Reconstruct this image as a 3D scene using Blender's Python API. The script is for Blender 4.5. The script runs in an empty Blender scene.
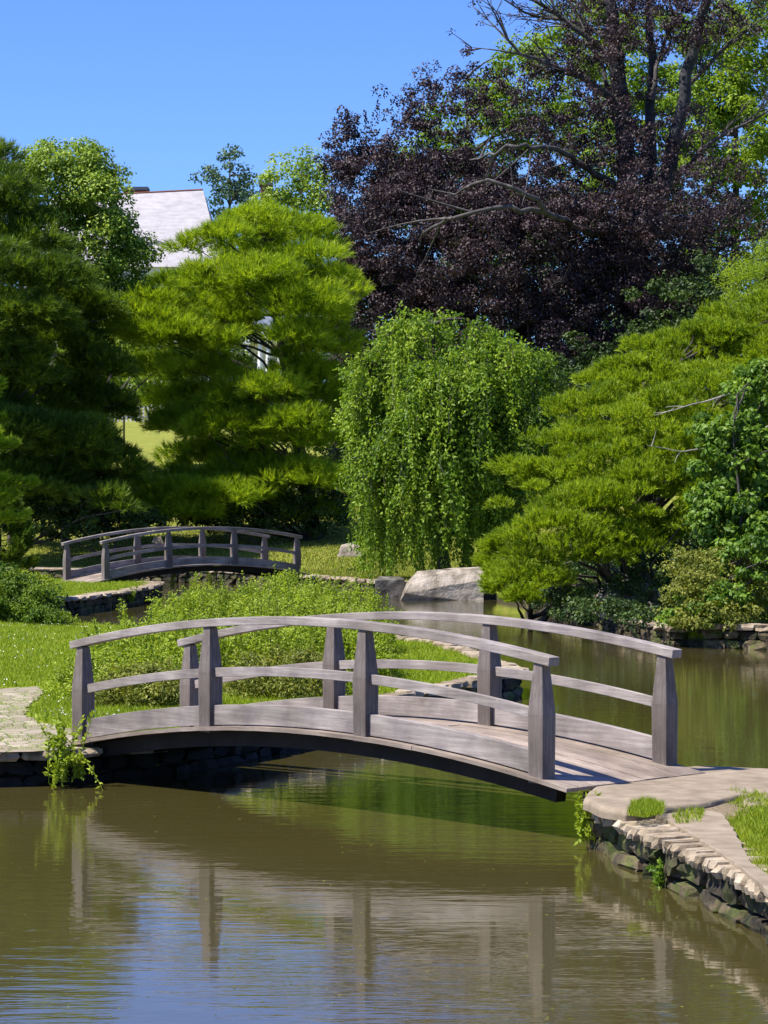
import bpy, math, random
import numpy as np
from mathutils import Vector, Matrix, noise as mnoise

F = 2500.0; CX = 384.0; CY = 512.0; HC = 2.663
scene = bpy.context.scene
COL = scene.collection
rng = np.random.default_rng(11)

def wx(px, Y): return (px - CX) * Y / F
def wz(py, Y): return HC - (py - CY) * Y / F
def gp(px, py, z=0.0):
    Y = F * (HC - z) / (py - CY)
    return (wx(px, Y), Y, z)

# ------------------------------------------------------------------ tagging
def tag(o, label=None, cat=None, group=None, kind=None):
    if label: o['label'] = label
    if cat: o['category'] = cat
    if group: o['group'] = group
    if kind: o['kind'] = kind
    return o
def empty(name, loc=(0, 0, 0), rz=0.0, label=None, cat=None, group=None):
    o = bpy.data.objects.new(name, None); COL.objects.link(o)
    o.location = loc; o.rotation_euler = (0, 0, rz)
    o.empty_display_size = .2
    return tag(o, label, cat, group)

def mesh_np(name, verts, faces, mat, parent=None, smooth=False, tint=None, loc=None):
    """verts (n,3), faces (m,k) all the same k, or list of arrays of different k"""
    verts = np.asarray(verts, dtype=np.float32)
    if not isinstance(faces, list): faces = [faces]
    faces = [np.asarray(f, dtype=np.int32) for f in faces if len(f)]
    me = bpy.data.meshes.new(name)
    me.vertices.add(len(verts)); me.vertices.foreach_set('co', verts.ravel())
    tot = np.concatenate([np.full(len(f), f.shape[1], dtype=np.int32) for f in faces])
    loops = np.concatenate([f.ravel() for f in faces])
    me.loops.add(len(loops)); me.loops.foreach_set('vertex_index', loops)
    me.polygons.add(len(tot))
    me.polygons.foreach_set('loop_start', np.concatenate([[0], np.cumsum(tot)[:-1]]).astype(np.int32))
    me.polygons.foreach_set('loop_total', tot)
    me.polygons.foreach_set('use_smooth', np.full(len(tot), smooth))
    if tint is not None:
        a = me.attributes.new('tint', 'FLOAT', 'POINT'); a.data.foreach_set('value', np.asarray(tint, dtype=np.float32))
    me.update(calc_edges=True); me.validate()
    me.materials.append(mat)
    o = bpy.data.objects.new(name, me); COL.objects.link(o)
    if parent is not None: o.parent = parent
    if loc is not None: o.location = loc
    return o

class MB:
    """collects verts / faces for one mesh"""
    def __init__(s): s.v = []; s.f4 = []; s.f3 = []; s.n = 0; s.t = []
    def add(s, v, f, t=0.5):
        v = np.asarray(v, float); f = np.asarray(f, int)
        s.v.append(v)
        (s.f4 if f.shape[1] == 4 else s.f3).append(f + s.n)
        s.t.append(np.full(len(v), t) if np.isscalar(t) else np.asarray(t)); s.n += len(v)
    def build(s, name, mat, parent=None, smooth=False, bevel=0):
        if not s.v: return None
        fs = []
        if s.f4: fs.append(np.concatenate(s.f4))
        if s.f3: fs.append(np.concatenate(s.f3))
        o = mesh_np(name, np.concatenate(s.v), fs, mat, parent, smooth, np.concatenate(s.t))
        if bevel:
            m = o.modifiers.new('bevel', 'BEVEL'); m.width = bevel; m.segments = 2; m.limit_method = 'ANGLE'
        return o

BOXF = np.array([[0, 3, 2, 1], [4, 5, 6, 7], [0, 1, 5, 4], [1, 2, 6, 5], [2, 3, 7, 6], [3, 0, 4, 7]])
def box(mb, x0, x1, y0, y1, z0, z1, M=None, t=.5):
    v = np.array([[x0, y0, z0], [x1, y0, z0], [x1, y1, z0], [x0, y1, z0], [x0, y0, z1], [x1, y0, z1], [x1, y1, z1], [x0, y1, z1]], float)
    if M is not None: v = v @ np.array(M)[:3, :3].T + np.array(M)[:3, 3]
    mb.add(v, BOXF, t)
# rounded rough stone: surface lattice of a cube
_lat = [(i, j, k) for i in (-1, 0, 1) for j in (-1, 0, 1) for k in (-1, 0, 1) if (i, j, k) != (0, 0, 0)]
_li = {p: i for i, p in enumerate(_lat)}
def _facesof():
    fs = []
    for ax in range(3):
        for s in (-1, 1):
            a, b = [q for q in range(3) if q != ax]
            for u in (-1, 0):
                for w in (-1, 0):
                    q = []
                    for du, dw in ((0, 0), (1, 0), (1, 1), (0, 1)):
                        p = [0, 0, 0]; p[ax] = s; p[a] = u + du; p[b] = w + dw; q.append(_li[tuple(p)])
                    if (s > 0) != (ax != 1): q = q[::-1]
                    fs.append(q)
    return np.array(fs)
STF = _facesof(); LAT = np.array(_lat, float)
def stone(mb, c, d, rz=0, jit=.12, t=None, tilt=0):
    v = LAT.copy(); nz = (np.abs(v) > 0).sum(1)
    v[nz == 3] *= .84; v[nz == 2] *= .95
    v += rng.uniform(-jit, jit, v.shape)
    v *= np.array(d) / 2
    if tilt:
        a = rng.normal(0, tilt); ca, sa = math.cos(a), math.sin(a)
        v = np.stack([v[:, 0] * ca + v[:, 2] * sa, v[:, 1], -v[:, 0] * sa + v[:, 2] * ca], 1)
    ca, sa = math.cos(rz), math.sin(rz)
    v = np.stack([v[:, 0] * ca - v[:, 1] * sa, v[:, 0] * sa + v[:, 1] * ca, v[:, 2]], 1) + np.array(c)
    mb.add(v, STF, rng.uniform(0, 1) if t is None else t)

def tube(mb, pts, radii, n=7, t=.5, wob=0.0):
    pts = np.asarray(pts, float); radii = np.asarray(radii, float); k = len(pts)
    T = np.gradient(pts, axis=0); T /= np.linalg.norm(T, axis=1)[:, None] + 1e-9
    up = np.array([0, 0, 1.]) if abs(T[0][2]) < .9 else np.array([1., 0, 0])
    A = np.cross(T, up); A /= np.linalg.norm(A, axis=1)[:, None] + 1e-9
    B = np.cross(T, A)
    ang = np.arange(n) / n * 2 * math.pi
    r = radii[:, None] * (1 + (rng.normal(0, wob, (k, n)) if wob else 0))
    v = pts[:, None, :] + (A[:, None, :] * np.cos(ang)[None, :, None] + B[:, None, :] * np.sin(ang)[None, :, None]) * r[..., None]
    i = np.arange(k - 1)[:, None] * n; j = np.arange(n)[None, :]; j2 = (j + 1) % n
    f = np.stack([i + j, i + j2, i + n + j2, i + n + j], -1).reshape(-1, 4)
    mb.add(v.reshape(-1, 3), f, t)

def bez(a, b, c, n=8):
    t = np.linspace(0, 1, n)[:, None]; a, b, c = map(np.asarray, (a, b, c))
    return a * (1 - t) ** 2 + 2 * b * t * (1 - t) + c * t * t

# ------------------------------------------------------------------ materials
def newmat(name):
    m = bpy.data.materials.new(name); m.use_nodes = True
    nt = m.node_tree; nt.nodes.clear()
    out = nt.nodes.new('ShaderNodeOutputMaterial')
    return m, nt, out
def N(nt, typ, **kw):
    n = nt.nodes.new(typ)
    for k, v in kw.items():
        if k.startswith('i_'):
            key = k[2:].replace('_', ' ')
            n.inputs[int(key) if key.isdigit() else key].default_value = v
        else: setattr(n, k, v)
    return n
def ramp(nt, fac, stops):
    r = N(nt, 'ShaderNodeValToRGB'); e = r.color_ramp.elements
    while len(e) < len(stops): e.new(.5)
    for el, (p, c) in zip(e, stops): el.position = p; el.color = (*c, 1)
    nt.links.new(fac, r.inputs['Fac']); return r
def noise_n(nt, scale, detail=4, vec=None, rough=.55):
    n = N(nt, 'ShaderNodeTexNoise'); n.inputs['Scale'].default_value = scale; n.inputs['Detail'].default_value = detail; n.inputs['Roughness'].default_value = rough
    if vec is not None: nt.links.new(vec, n.inputs['Vector'])
    return n
def coords(nt, scale=(1, 1, 1), kind='Object', rot=(0, 0, 0)):
    tc = N(nt, 'ShaderNodeTexCoord'); mp = N(nt, 'ShaderNodeMapping')
    mp.inputs['Scale'].default_value = scale; mp.inputs['Rotation'].default_value = rot
    nt.links.new(tc.outputs[kind], mp.inputs['Vector']); return mp.outputs['Vector']
def mixc(nt, fac, a, b, mode='MIX'):
    m = N(nt, 'ShaderNodeMix', data_type='RGBA', blend_type=mode)
    for s, v in ((6, a), (7, b)):
        if isinstance(v, tuple): m.inputs[s].default_value = (*v, 1)
        else: nt.links.new(v, m.inputs[s])
    if isinstance(fac, (int, float)): m.inputs[0].default_value = fac
    else: nt.links.new(fac, m.inputs[0])
    return m.outputs[2]

def leaf_mat(name, dark, mid, light, trans=.35, rough=.5, gloss=.25, pos=(0, .5, 1)):
    m, nt, out = newmat(name)
    at = N(nt, 'ShaderNodeAttribute', attribute_name='tint')
    nz = noise_n(nt, .9, 2, coords(nt))
    add = N(nt, 'ShaderNodeMath', operation='MULTIPLY_ADD'); nt.links.new(nz.outputs['Fac'], add.inputs[0]); add.inputs[1].default_value = .5
    nt.links.new(at.outputs['Fac'], add.inputs[2])
    sub = N(nt, 'ShaderNodeMath', operation='SUBTRACT'); nt.links.new(add.outputs[0], sub.inputs[0]); sub.inputs[1].default_value = .25
    r = ramp(nt, sub.outputs[0], [(pos[0], dark), (pos[1], mid), (pos[2], light)])
    p = N(nt, 'ShaderNodeBsdfPrincipled'); p.inputs['Roughness'].default_value = rough
    p.inputs['Specular IOR Level'].default_value = gloss
    nt.links.new(r.outputs[0], p.inputs['Base Color'])
    tr = N(nt, 'ShaderNodeBsdfTranslucent')
    tc = mixc(nt, 1.0, r.outputs[0], (1.15, 1.1, .55), 'MULTIPLY'); nt.links.new(tc, tr.inputs['Color'])
    mx = N(nt, 'ShaderNodeMixShader'); mx.inputs[0].default_value = trans
    nt.links.new(p.outputs[0], mx.inputs[1]); nt.links.new(tr.outputs[0], mx.inputs[2]); nt.links.new(mx.outputs[0], out.inputs[0])
    return m

def surf_mat(name, stops, scale=3, detail=6, rough=.85, bump=.3, bscale=12, bdist=.02, cscale=(1, 1, 1), tintamt=0.0, spec=.3, stops2=None, scale2=.6):
    m, nt, out = newmat(name)
    v = coords(nt, cscale)
    n1 = noise_n(nt, scale, detail, v, .6)
    fac = n1.outputs['Fac']
    if tintamt:
        at = N(nt, 'ShaderNodeAttribute', attribute_name='tint')
        s = N(nt, 'ShaderNodeMath', operation='SUBTRACT'); nt.links.new(at.outputs['Fac'], s.inputs[0]); s.inputs[1].default_value = .5
        a = N(nt, 'ShaderNodeMath', operation='MULTIPLY_ADD'); nt.links.new(s.outputs[0], a.inputs[0]); a.inputs[1].default_value = tintamt; nt.links.new(fac, a.inputs[2]); fac = a.outputs[0]
    c = ramp(nt, fac, stops).outputs[0]
    if stops2:
        n3 = noise_n(nt, scale2, 3, coords(nt)); r2 = ramp(nt, n3.outputs['Fac'], stops2)
        c = mixc(nt, 1.0, c, r2.outputs[0], 'MULTIPLY')
    p = N(nt, 'ShaderNodeBsdfPrincipled'); p.inputs['Roughness'].default_value = rough; p.inputs['Specular IOR Level'].default_value = spec
    nt.links.new(c, p.inputs['Base Color'])
    n2 = noise_n(nt, bscale, 8, v, .65)
    b = N(nt, 'ShaderNodeBump'); b.inputs['Strength'].default_value = bump; b.inputs['Distance'].default_value = bdist
    nt.links.new(n2.outputs['Fac'], b.inputs['Height']); nt.links.new(b.outputs[0], p.inputs['Normal'])
    nt.links.new(p.outputs[0], out.inputs[0]); return m

def wood_mat(name, a, b, c):
    """weathered timber; grain runs along local x"""
    m, nt, out = newmat(name)
    v = coords(nt, (1.2, 26, 26)); n1 = noise_n(nt, 1.6, 8, v, .7)
    r = ramp(nt, n1.outputs['Fac'], [(.28, a), (.5, b), (.72, c)])
    n3 = noise_n(nt, 3.5, 5, coords(nt)); r3 = ramp(nt, n3.outputs['Fac'], [(.3, (.68, .66, .68)), (.62, (1.05, 1.03, 1.0))])
    c1 = mixc(nt, 1.0, r.outputs[0], r3.outputs[0], 'MULTIPLY')
    nc = noise_n(nt, 1.0, 6, coords(nt, (2.0, 60, 60)), .8); rc = ramp(nt, nc.outputs['Fac'], [(.33, (.45, .43, .42)), (.41, (1, 1, 1))]); c1 = mixc(nt, .8, c1, rc.outputs[0], 'MULTIPLY')
    nl = noise_n(nt, 9, 6, coords(nt), .7); rl = ramp(nt, nl.outputs['Fac'], [(.62, (0, 0, 0)), (.70, (1, 1, 1))])
    lm = N(nt, 'ShaderNodeMath', operation='MULTIPLY'); nt.links.new(rl.outputs[0], lm.inputs[0]); lm.inputs[1].default_value = .45
    c1 = mixc(nt, lm.outputs[0], c1, (.33, .33, .26))
    ns = noise_n(nt, 1.3, 4, coords(nt)); rs_ = ramp(nt, ns.outputs['Fac'], [(.38, (.72, .70, .66)), (.58, (1.06, 1.05, 1.04))]); c1 = mixc(nt, 1.0, c1, rs_.outputs[0], 'MULTIPLY')
    at = N(nt, 'ShaderNodeAttribute', attribute_name='tint'); r4 = ramp(nt, at.outputs['Fac'], [(0, (.78, .77, .76)), (1, (1.15, 1.13, 1.12))])
    c1 = mixc(nt, 1.0, c1, r4.outputs[0], 'MULTIPLY')
    p = N(nt, 'ShaderNodeBsdfPrincipled'); p.inputs['Roughness'].default_value = .75; p.inputs['Specular IOR Level'].default_value = .3
    nt.links.new(c1, p.inputs['Base Color'])
    bp = N(nt, 'ShaderNodeBump'); bp.inputs['Strength'].default_value = .5; bp.inputs['Distance'].default_value = .004
    nt.links.new(n1.outputs['Fac'], bp.inputs['Height']); nt.links.new(bp.outputs[0], p.inputs['Normal'])
    nt.links.new(p.outputs[0], out.inputs[0]); return m

M_WOOD = wood_mat('weathered_wood', (.175, .155, .148), (.265, .24, .23), (.37, .345, .33))
M_POST = wood_mat('post_wood', (.11, .092, .085), (.17, .147, .138), (.25, .225, .212))
M_DECK = wood_mat('deck_wood', (.20, .16, .13), (.31, .26, .22), (.40, .345, .30))
M_BEAM = surf_mat('dark_beam', [(.3, (.008, .006, .005)), (.7, (.022, .018, .014))], 4)  # near-black: the shade below the deck is put into the beam colour
M_BARK = surf_mat('bark', [(.3, (.03, .024, .02)), (.7, (.10, .085, .072))], 3, cscale=(3, 3, .6), bump=.7, bdist=.04)
M_GREYBARK = surf_mat('grey_bark', [(.3, (.03, .027, .027)), (.58, (.08, .072, .07)), (.8, (.28, .25, .23))], 2.2, bump=.4, bdist=.03)
M_BEECHBARK = surf_mat('beech_bark', [(.3, (.016, .017, .022)), (.55, (.035, .036, .042)), (.78, (.11, .105, .105))], 2.2, bump=.4, bdist=.03)
M_DEADWOOD = surf_mat('dead_wood', [(.3, (.22, .19, .16)), (.7, (.42, .38, .33))], 6)
M_STONE = surf_mat('bank_stone', [(.3, (.014, .011, .007)), (.5, (.065, .05, .03)), (.8, (.17, .13, .07))], 7, tintamt=.35, bump=.8, bscale=14, bdist=.03, stops2=[(.45, (1, 1, 1)), (.6, (.6, .95, .35))], scale2=4)
M_DKROCK = surf_mat('dark_rock', [(.3, (.03, .027, .022)), (.55, (.10, .09, .075)), (.75, (.24, .22, .19))], 3, bump=.8, bscale=6, bdist=.06)
M_SHADE_STONE = surf_mat('shade_dark_stone', [(.35, (.003, .003, .0025)), (.6, (.012, .010, .007)), (.85, (.06, .05, .035))], 6, bump=.8, bscale=14, bdist=.03)  # deep shadow under the left bridge end is put into this stone colour
M_COPE = surf_mat('coping_stone', [(.25, (.14, .105, .065)), (.5, (.28, .22, .15)), (.75, (.40, .335, .25))], 9, tintamt=.35, bump=.7, bscale=22, bdist=.02)
M_SLAB = surf_mat('slab_stone', [(.25, (.16, .125, .085)), (.5, (.235, .19, .135)), (.75, (.31, .255, .19))], 5, bump=.5, bscale=30, bdist=.012, stops2=[(.35, (.88, .86, .84)), (.6, (1.03, 1.02, 1.0))], scale2=.8)
M_BOULDER = surf_mat('boulder_stone', [(.25, (.18, .15, .11)), (.5, (.34, .295, .23)), (.75, (.46, .41, .34))], 2.5, bump=.9, bscale=4, bdist=.12, stops2=[(.35, (.6, .58, .55)), (.55, (1.02, 1, 1))], scale2=1.2)

L_PINE = leaf_mat('pine_needles', (.10, .17, .006), (.235, .355, .012), (.37, .48, .028), .52)
L_PINED = leaf_mat('dark_pine_needles', (.022, .055, .006), (.065, .125, .010), (.19, .28, .018), .36)
L_PINEF = leaf_mat('scots_needles', (.09, .15, .008), (.21, .31, .012), (.34, .44, .022), .45)
L_BEECH = leaf_mat('purple_leaves', (.013, .008, .010), (.036, .021, .026), (.090, .056, .062), .18, .5, .3)
L_WILLOW = leaf_mat('weeping_leaves', (.06, .12, .010), (.155, .265, .016), (.29, .40, .032), .42, .5)
L_MAPLE = leaf_mat('maple_leaves', (.09, .16, .02), (.22, .33, .03), (.36, .46, .07), .35, .45)
L_BACK = leaf_mat('back_leaves', (.08, .16, .010), (.18, .28, .018), (.29, .40, .03), .45)
L_SHRUB = leaf_mat('shrub_leaves', (.10, .15, .010), (.24, .33, .018), (.40, .48, .05), .42)
L_VINE = leaf_mat('vine_leaves', (.045, .10, .010), (.12, .22, .02), (.22, .34, .04), .4, .45, .25)
L_SPRUCE = leaf_mat('spruce_leaves', (.03, .06, .03), (.07, .13, .07), (.13, .21, .11), .3)
L_LAWNBUSH = leaf_mat('lawn_bush_leaves', (.03, .07, .006), (.09, .16, .012), (.20, .29, .02), .35, .5, .2)
L_OLIVE = leaf_mat('olive_leaves', (.09, .11, .012), (.19, .22, .03), (.30, .31, .06), .38)
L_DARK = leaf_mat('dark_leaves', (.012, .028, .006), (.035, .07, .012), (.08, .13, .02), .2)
L_DRYGRASS = leaf_mat('dry_grass_blades', (.11, .15, .01), (.22, .25, .025), (.34, .33, .08), .35)
L_GRASS = leaf_mat('grass_blades', (.12, .19, .006), (.235, .33, .010), (.38, .43, .05), .4)

# ------------------------------------------------------------------ land shapes
LEFT = [(-40, 20), (-20, 22), (-8, 23.6), (-4.6, 24.1), (-3.7, 24.2), (-2.95, 24.45), (-2.3, 25.2), (-1.6, 26.3), (-.7, 28.5), (.5, 32), (1.7, 35.2), (2.0, 36.2), (1.9, 37.5),
        (1.5, 41), (1.0, 44.5), (-.3, 47), (-3, 49.0), (-5.2, 51.5), (-7.0, 54.0), (-9.5, 56), (-14, 57), (-40, 57)]
RIGHT = [(1.58, 20.15), (1.87, 18.3), (2.13, 17.0), (2.37, 15.4), (2.6, 13.5), (2.7, 10), (2.6, 0), (2.5, -8), (40, -8), (40, 20), (12, 20.5), (6, 21.5), (3.4, 22.0), (2.7, 22.3), (2.1, 21.8), (1.65, 20.9)]
PENIN = [(-40, 60.5), (-12, 61.5), (-8.4, 63), (-7.7, 66.5), (-7.1, 71), (-6.85, 75), (-7.0, 79), (-7.6, 80.6), (-9, 82.5), (-12, 84.5), (-40, 86)]
MAIN = [(-60, 97), (-14, 96.5), (-7, 94), (-4.2, 90), (-2.9, 85.5), (-2.0, 83.5), (-.9, 80.5), (0.2, 78.5), (.9, 76.8), (3.2, 76), (4.2, 70), (4.6, 62), (5.1, 54), (5.7, 49.8), (7.4, 48), (14, 46.5), (40, 45),
        (300, 45), (300, 400), (-300, 400), (-300, 97)]
def sdist(poly, X, Y):
    P = np.array(poly, float); Q = np.roll(P, -1, 0)
    d = np.full(X.shape, 1e9); inside = np.zeros(X.shape, bool)
    for (ax, ay), (bx, by) in zip(P, Q):
        ex, ey = bx - ax, by - ay
        t = np.clip(((X - ax) * ex + (Y - ay) * ey) / (ex * ex + ey * ey), 0, 1)
        d = np.minimum(d, np.hypot(X - ax - t * ex, Y - ay - t * ey))
        c = (ay > Y) != (by > Y)
        with np.errstate(divide='ignore', invalid='ignore'):
            xi = ax + (Y - ay) / (ey if ey else 1e-9) * ex
        inside ^= c & (X < xi)
    return np.where(inside, d, -d)
def sstep(a, b, x):
    t = np.clip((x - a) / (b - a), 0, 1); return t * t * (3 - 2 * t)
def landz(X, Y):
    X = np.asarray(X, float); Y = np.asarray(Y, float)
    n = .04 * np.sin(X * .7 + 1.3) * np.cos(Y * .35)
    zs = []
    s = sdist(LEFT, X, Y); zs.append((s, .33 + .12 * sstep(.5, 5, s) * sstep(32.5, 38, Y) + n * sstep(.5, 3, s) * sstep(32, 36, Y)))
    s = sdist(RIGHT, X, Y); zs.append((s, .32 + .015 * s + .05 * sstep(18.9, 19.15, Y)))
    s = sdist(PENIN, X, Y); zs.append((s, .42 + n * sstep(.5, 3, s)))
    s = sdist(MAIN, X, Y); zs.append((s, .45 + np.minimum(.112 * np.maximum(s - 3, 0), 11.2) + 2 * n * sstep(2, 12, s)))
    out = np.full(X.shape, -.7)
    for s, z in zs: out = np.maximum(out, -.7 + (z + .7) * sstep(.02, .14 + Y * .002, s))
    return out
def gz(x, y): return float(landz(np.array([x]), np.array([y]))[0])

# ------------------------------------------------------------------ ground sheet
def build_ground():
    ys = [-60.0, -30, -12, 0]; y = 6.0
    while y < 130: ys.append(y); y += max(.09, y * .0045)
    while y < 600: ys.append(y); y *= 1.05
    ys += [900, 1500, 2500]
    ys = np.array(ys)
    s = np.concatenate([[-6, -3, -1.5, -.9, -.6, -.45, -.35, -.28], np.linspace(-.24, .24, 460), [.28, .35, .45, .6, .9, 1.5, 3, 6]])
    YY, SS = np.meshgrid(ys, s, indexing='ij'); XX = SS * np.maximum(YY, 14)
    ZZ = landz(XX, YY)
    earth = ((sdist(RIGHT, XX, YY) > -.2) & (YY > 14)).astype(float).ravel()
    v = np.stack([XX, YY, ZZ], -1).reshape(-1, 3); nr, nc = XX.shape
    i = np.arange(nr - 1)[:, None] * nc; j = np.arange(nc - 1)[None, :]
    f = np.stack([i + j, i + j + 1, i + nc + j + 1, i + nc + j], -1).reshape(-1, 4)
    m, nt, out = newmat('lawn_ground')
    n1 = noise_n(nt, 1.1, 6, coords(nt)); r = ramp(nt, n1.outputs['Fac'], [(.3, (.11, .17, .008)), (.5, (.19, .26, .014)), (.68, (.29, .30, .05))])
    n2 = noise_n(nt, 30, 4, coords(nt)); r2 = ramp(nt, n2.outputs['Fac'], [(.3, (.55, .6, .5)), (.7, (1.2, 1.15, 1.1))])
    c = mixc(nt, 1.0, r.outputs[0], r2.outputs[0], 'MULTIPLY')
    geo = N(nt, 'ShaderNodeNewGeometry'); sx = N(nt, 'ShaderNodeSeparateXYZ'); nt.links.new(geo.outputs['Position'], sx.inputs[0])
    mr = N(nt, 'ShaderNodeMapRange'); mr.inputs[1].default_value = .22; mr.inputs[2].default_value = .12
    nt.links.new(sx.outputs['Z'], mr.inputs[0])
    my = N(nt, 'ShaderNodeMapRange'); my.inputs[1].default_value = 60; my.inputs[2].default_value = 110; my.inputs[4].default_value = .6; nt.links.new(sx.outputs['Y'], my.inputs[0])
    c = mixc(nt, my.outputs[0], c, (.21, .20, .05))
    ea = N(nt, 'ShaderNodeAttribute', attribute_name='tint'); c = mixc(nt, ea.outputs['Fac'], c, (.20, .155, .10))
    c = mixc(nt, mr.outputs[0], c, (.05, .042, .028))   # mud below the turf
    p = N(nt, 'ShaderNodeBsdfPrincipled'); p.inputs['Roughness'].default_value = .9; p.inputs['Specular IOR Level'].default_value = .1
    nt.links.new(c, p.inputs['Base Color'])
    b = N(nt, 'ShaderNodeBump'); b.inputs['Strength'].default_value = .8; b.inputs['Distance'].default_value = .05
    nt.links.new(n2.outputs['Fac'], b.inputs['Height']); nt.links.new(b.outputs[0], p.inputs['Normal']); nt.links.new(p.outputs[0], out.inputs[0])
    o = mesh_np('ground', v, f, m, smooth=True, tint=earth); tag(o, kind='structure')
build_ground()

def build_water():
    m, nt, out = newmat('pond_water')
    p = N(nt, 'ShaderNodeBsdfPrincipled')
    n0 = noise_n(nt, .12, 3, coords(nt)); r = ramp(nt, n0.outputs['Fac'], [(.35, (.050, .043, .013)), (.65, (.060, .050, .016))])
    nt.links.new(r.outputs[0], p.inputs['Base Color'])
    p.inputs['Roughness'].default_value = .03; p.inputs['IOR'].default_value = 1.6
    n1 = noise_n(nt, 1.0, 3, coords(nt, (1.5, 5.5, 1)), .5); n2 = noise_n(nt, 1.0, 2, coords(nt, (5, 22, 1)), .5)
    nm = noise_n(nt, .22, 2, coords(nt, (1, .6, 1))); rm = ramp(nt, nm.outputs['Fac'], [(.4, (.15,) * 3), (.62, (1, 1, 1))])
    mm = N(nt, 'ShaderNodeMath', operation='MULTIPLY'); nt.links.new(n2.outputs['Fac'], mm.inputs[0]); nt.links.new(rm.outputs[0], mm.inputs[1])
    a = N(nt, 'ShaderNodeMath', operation='MULTIPLY_ADD'); nt.links.new(mm.outputs[0], a.inputs[0]); a.inputs[1].default_value = .45; nt.links.new(n1.outputs['Fac'], a.inputs[2])
    b = N(nt, 'ShaderNodeBump'); b.inputs['Strength'].default_value = 1; b.inputs['Distance'].default_value = .0028
    nt.links.new(a.outputs[0], b.inputs['Height']); nt.links.new(b.outputs[0], p.inputs['Normal']); nt.links.new(p.outputs[0], out.inputs[0])
    v = [(-300, -60, 0), (300, -60, 0), (300, 99, 0), (-300, 99, 0)]
    tag(mesh_np('pond_water', v, np.array([[0, 1, 2, 3]]), m), kind='structure')
build_water()

# ------------------------------------------------------------------ bridges
def arc_beam(mb, zf, x0, x1, y0, y1, b0, b1, n=24, t=.5, side_t=None):
    """beam following z=zf(x), from local height b0 to b1"""
    xs = np.linspace(x0, x1, n); zz = zf(xs)
    sl = np.gradient(zz, xs); nx = -sl / np.sqrt(1 + sl ** 2); nzv = 1 / np.sqrt(1 + sl ** 2)
    v = []
    for x, z, a, c in zip(xs, zz, nx, nzv):
        for (yy, bb) in ((y0, b0), (y1, b0), (y1, b1), (y0, b1)):
            v.append((x + a * (bb - b0), yy, z + b0 + c * (bb - b0)))
    f = []
    for i in range(n - 1):
        q = i * 4
        for k in range(4): f.append([q + k, q + 4 + k, q + 4 + (k + 1) % 4, q + (k + 1) % 4])
    f.append([0, 1, 2, 3]); e = (n - 1) * 4; f.append([e + 3, e + 2, e + 1, e])
    mb.add(v, f, t)

def make_bridge(loc, rz, L, W, arch, dz, label, group, sc=1.0, hump=None):
    root = empty('footbridge', loc, rz, label, 'footbridge', group)
    root.scale = (sc, sc, sc)
    zf = lambda x: arch * 4 * (x / L) * (1 - x / L) + dz * x / L
    ex = .36
    # deck: planks running the length of the bridge
    d = MB(); npl = 11; pw = (W + .22) / npl
    for k in range(npl):
        y1 = .11 - k * pw; y0 = y1 - pw + .008
        cuts = sorted([-ex] + list(rng.uniform(.8, L - .8, 1)) + [L + ex])
        for a, b in zip(cuts[:-1], cuts[1:]):
            arc_beam(d, zf, a, b - .006, y0, y1, -.032 + rng.uniform(-.003, .003), rng.uniform(-.004, .003), 14, rng.uniform(0, 1))
    d.build('deck', M_DECK, root)
    s = MB()
    for yy in (-.12, -W / 2, -W + .12): arc_beam(s, zf, -.1, L + .33, yy - .06, yy + .06, -.19, -.05, 20)
    for xx in np.linspace(.4, L - .4, 6): box(s, xx - .05, xx + .05, -W + .1, -.1, zf(xx) - .16, zf(xx) - .05)
    s.build('support_beams', M_BEAM, root)
    TS = ((0, .333, .668, .978), (0, .333, .668, 1.018))
    for side, ys in ((0, 0.0), (1, -W)):
        for k in range(4):
            x = L * TS[side][k]; z0 = zf(x) - .05; h = .95 + .05
            pm = MB(); w = .078; wt = .047
            lv = [(0, w), (.56 * h, w * 1.06), (h - .02, wt)]
            v = []
            for hh, ww in lv:
                for a, b in ((-ww, -ww), (ww, -ww), (ww, ww), (-ww, ww)): v.append((hh, a, b))
            f = []
            for i in range(2):
                for q in range(4): f.append([i * 4 + q, i * 4 + 4 + q, i * 4 + 4 + (q + 1) % 4, i * 4 + (q + 1) % 4])
            f.append([0, 1, 2, 3]); f.append([11, 10, 9, 8])
            pm.add(v, f, rng.uniform(.2, .8))
            po = pm.build('post', M_POST, root, bevel=.006)
            # grain runs along local x: stand the post up
            po.rotation_euler = (0, -math.pi / 2, 0); po.location = (x, ys, z0)
        # hand rail
        r = MB(); arc_beam(r, lambda q: zf(q) + .93, -.13, L * TS[side][3] + .13, ys - .065, ys + .065, 0, .075, 40, rng.uniform(.6, .9))
        r.build('handrail', M_WOOD, root, bevel=.006)
        for k in range(3):
            a, b = L * TS[side][k] + .07, L * TS[side][k + 1] - .07
            m_ = MB(); arc_beam(m_, lambda q: zf(q) + .46, a, b, ys - .022, ys + .022, 0, .085, 12, rng.uniform(.4, .9)); m_.build('middle_rail', M_WOOD, root, bevel=.004)
            kb = MB(); arc_beam(kb, lambda q: zf(q) + .012, a, b, ys - .035, ys + .035, 0, .185, 12, rng.uniform(.3, .8)); kb.build('kick_board', M_WOOD, root, bevel=.004)
    return root
zr = HC - 2.1673
make_bridge((1.291, 20.466, zr), 2.3553, 6.176, 1.6031, .2762, -.1229,
            'large weathered grey wooden footbridge arching over the pond in the foreground', 'arched wooden footbridges over the pond')
FBX, FBY = -2.92, 84.0
ux, uy = -9.0 + 2.92, 79.5 - 84.0
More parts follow.
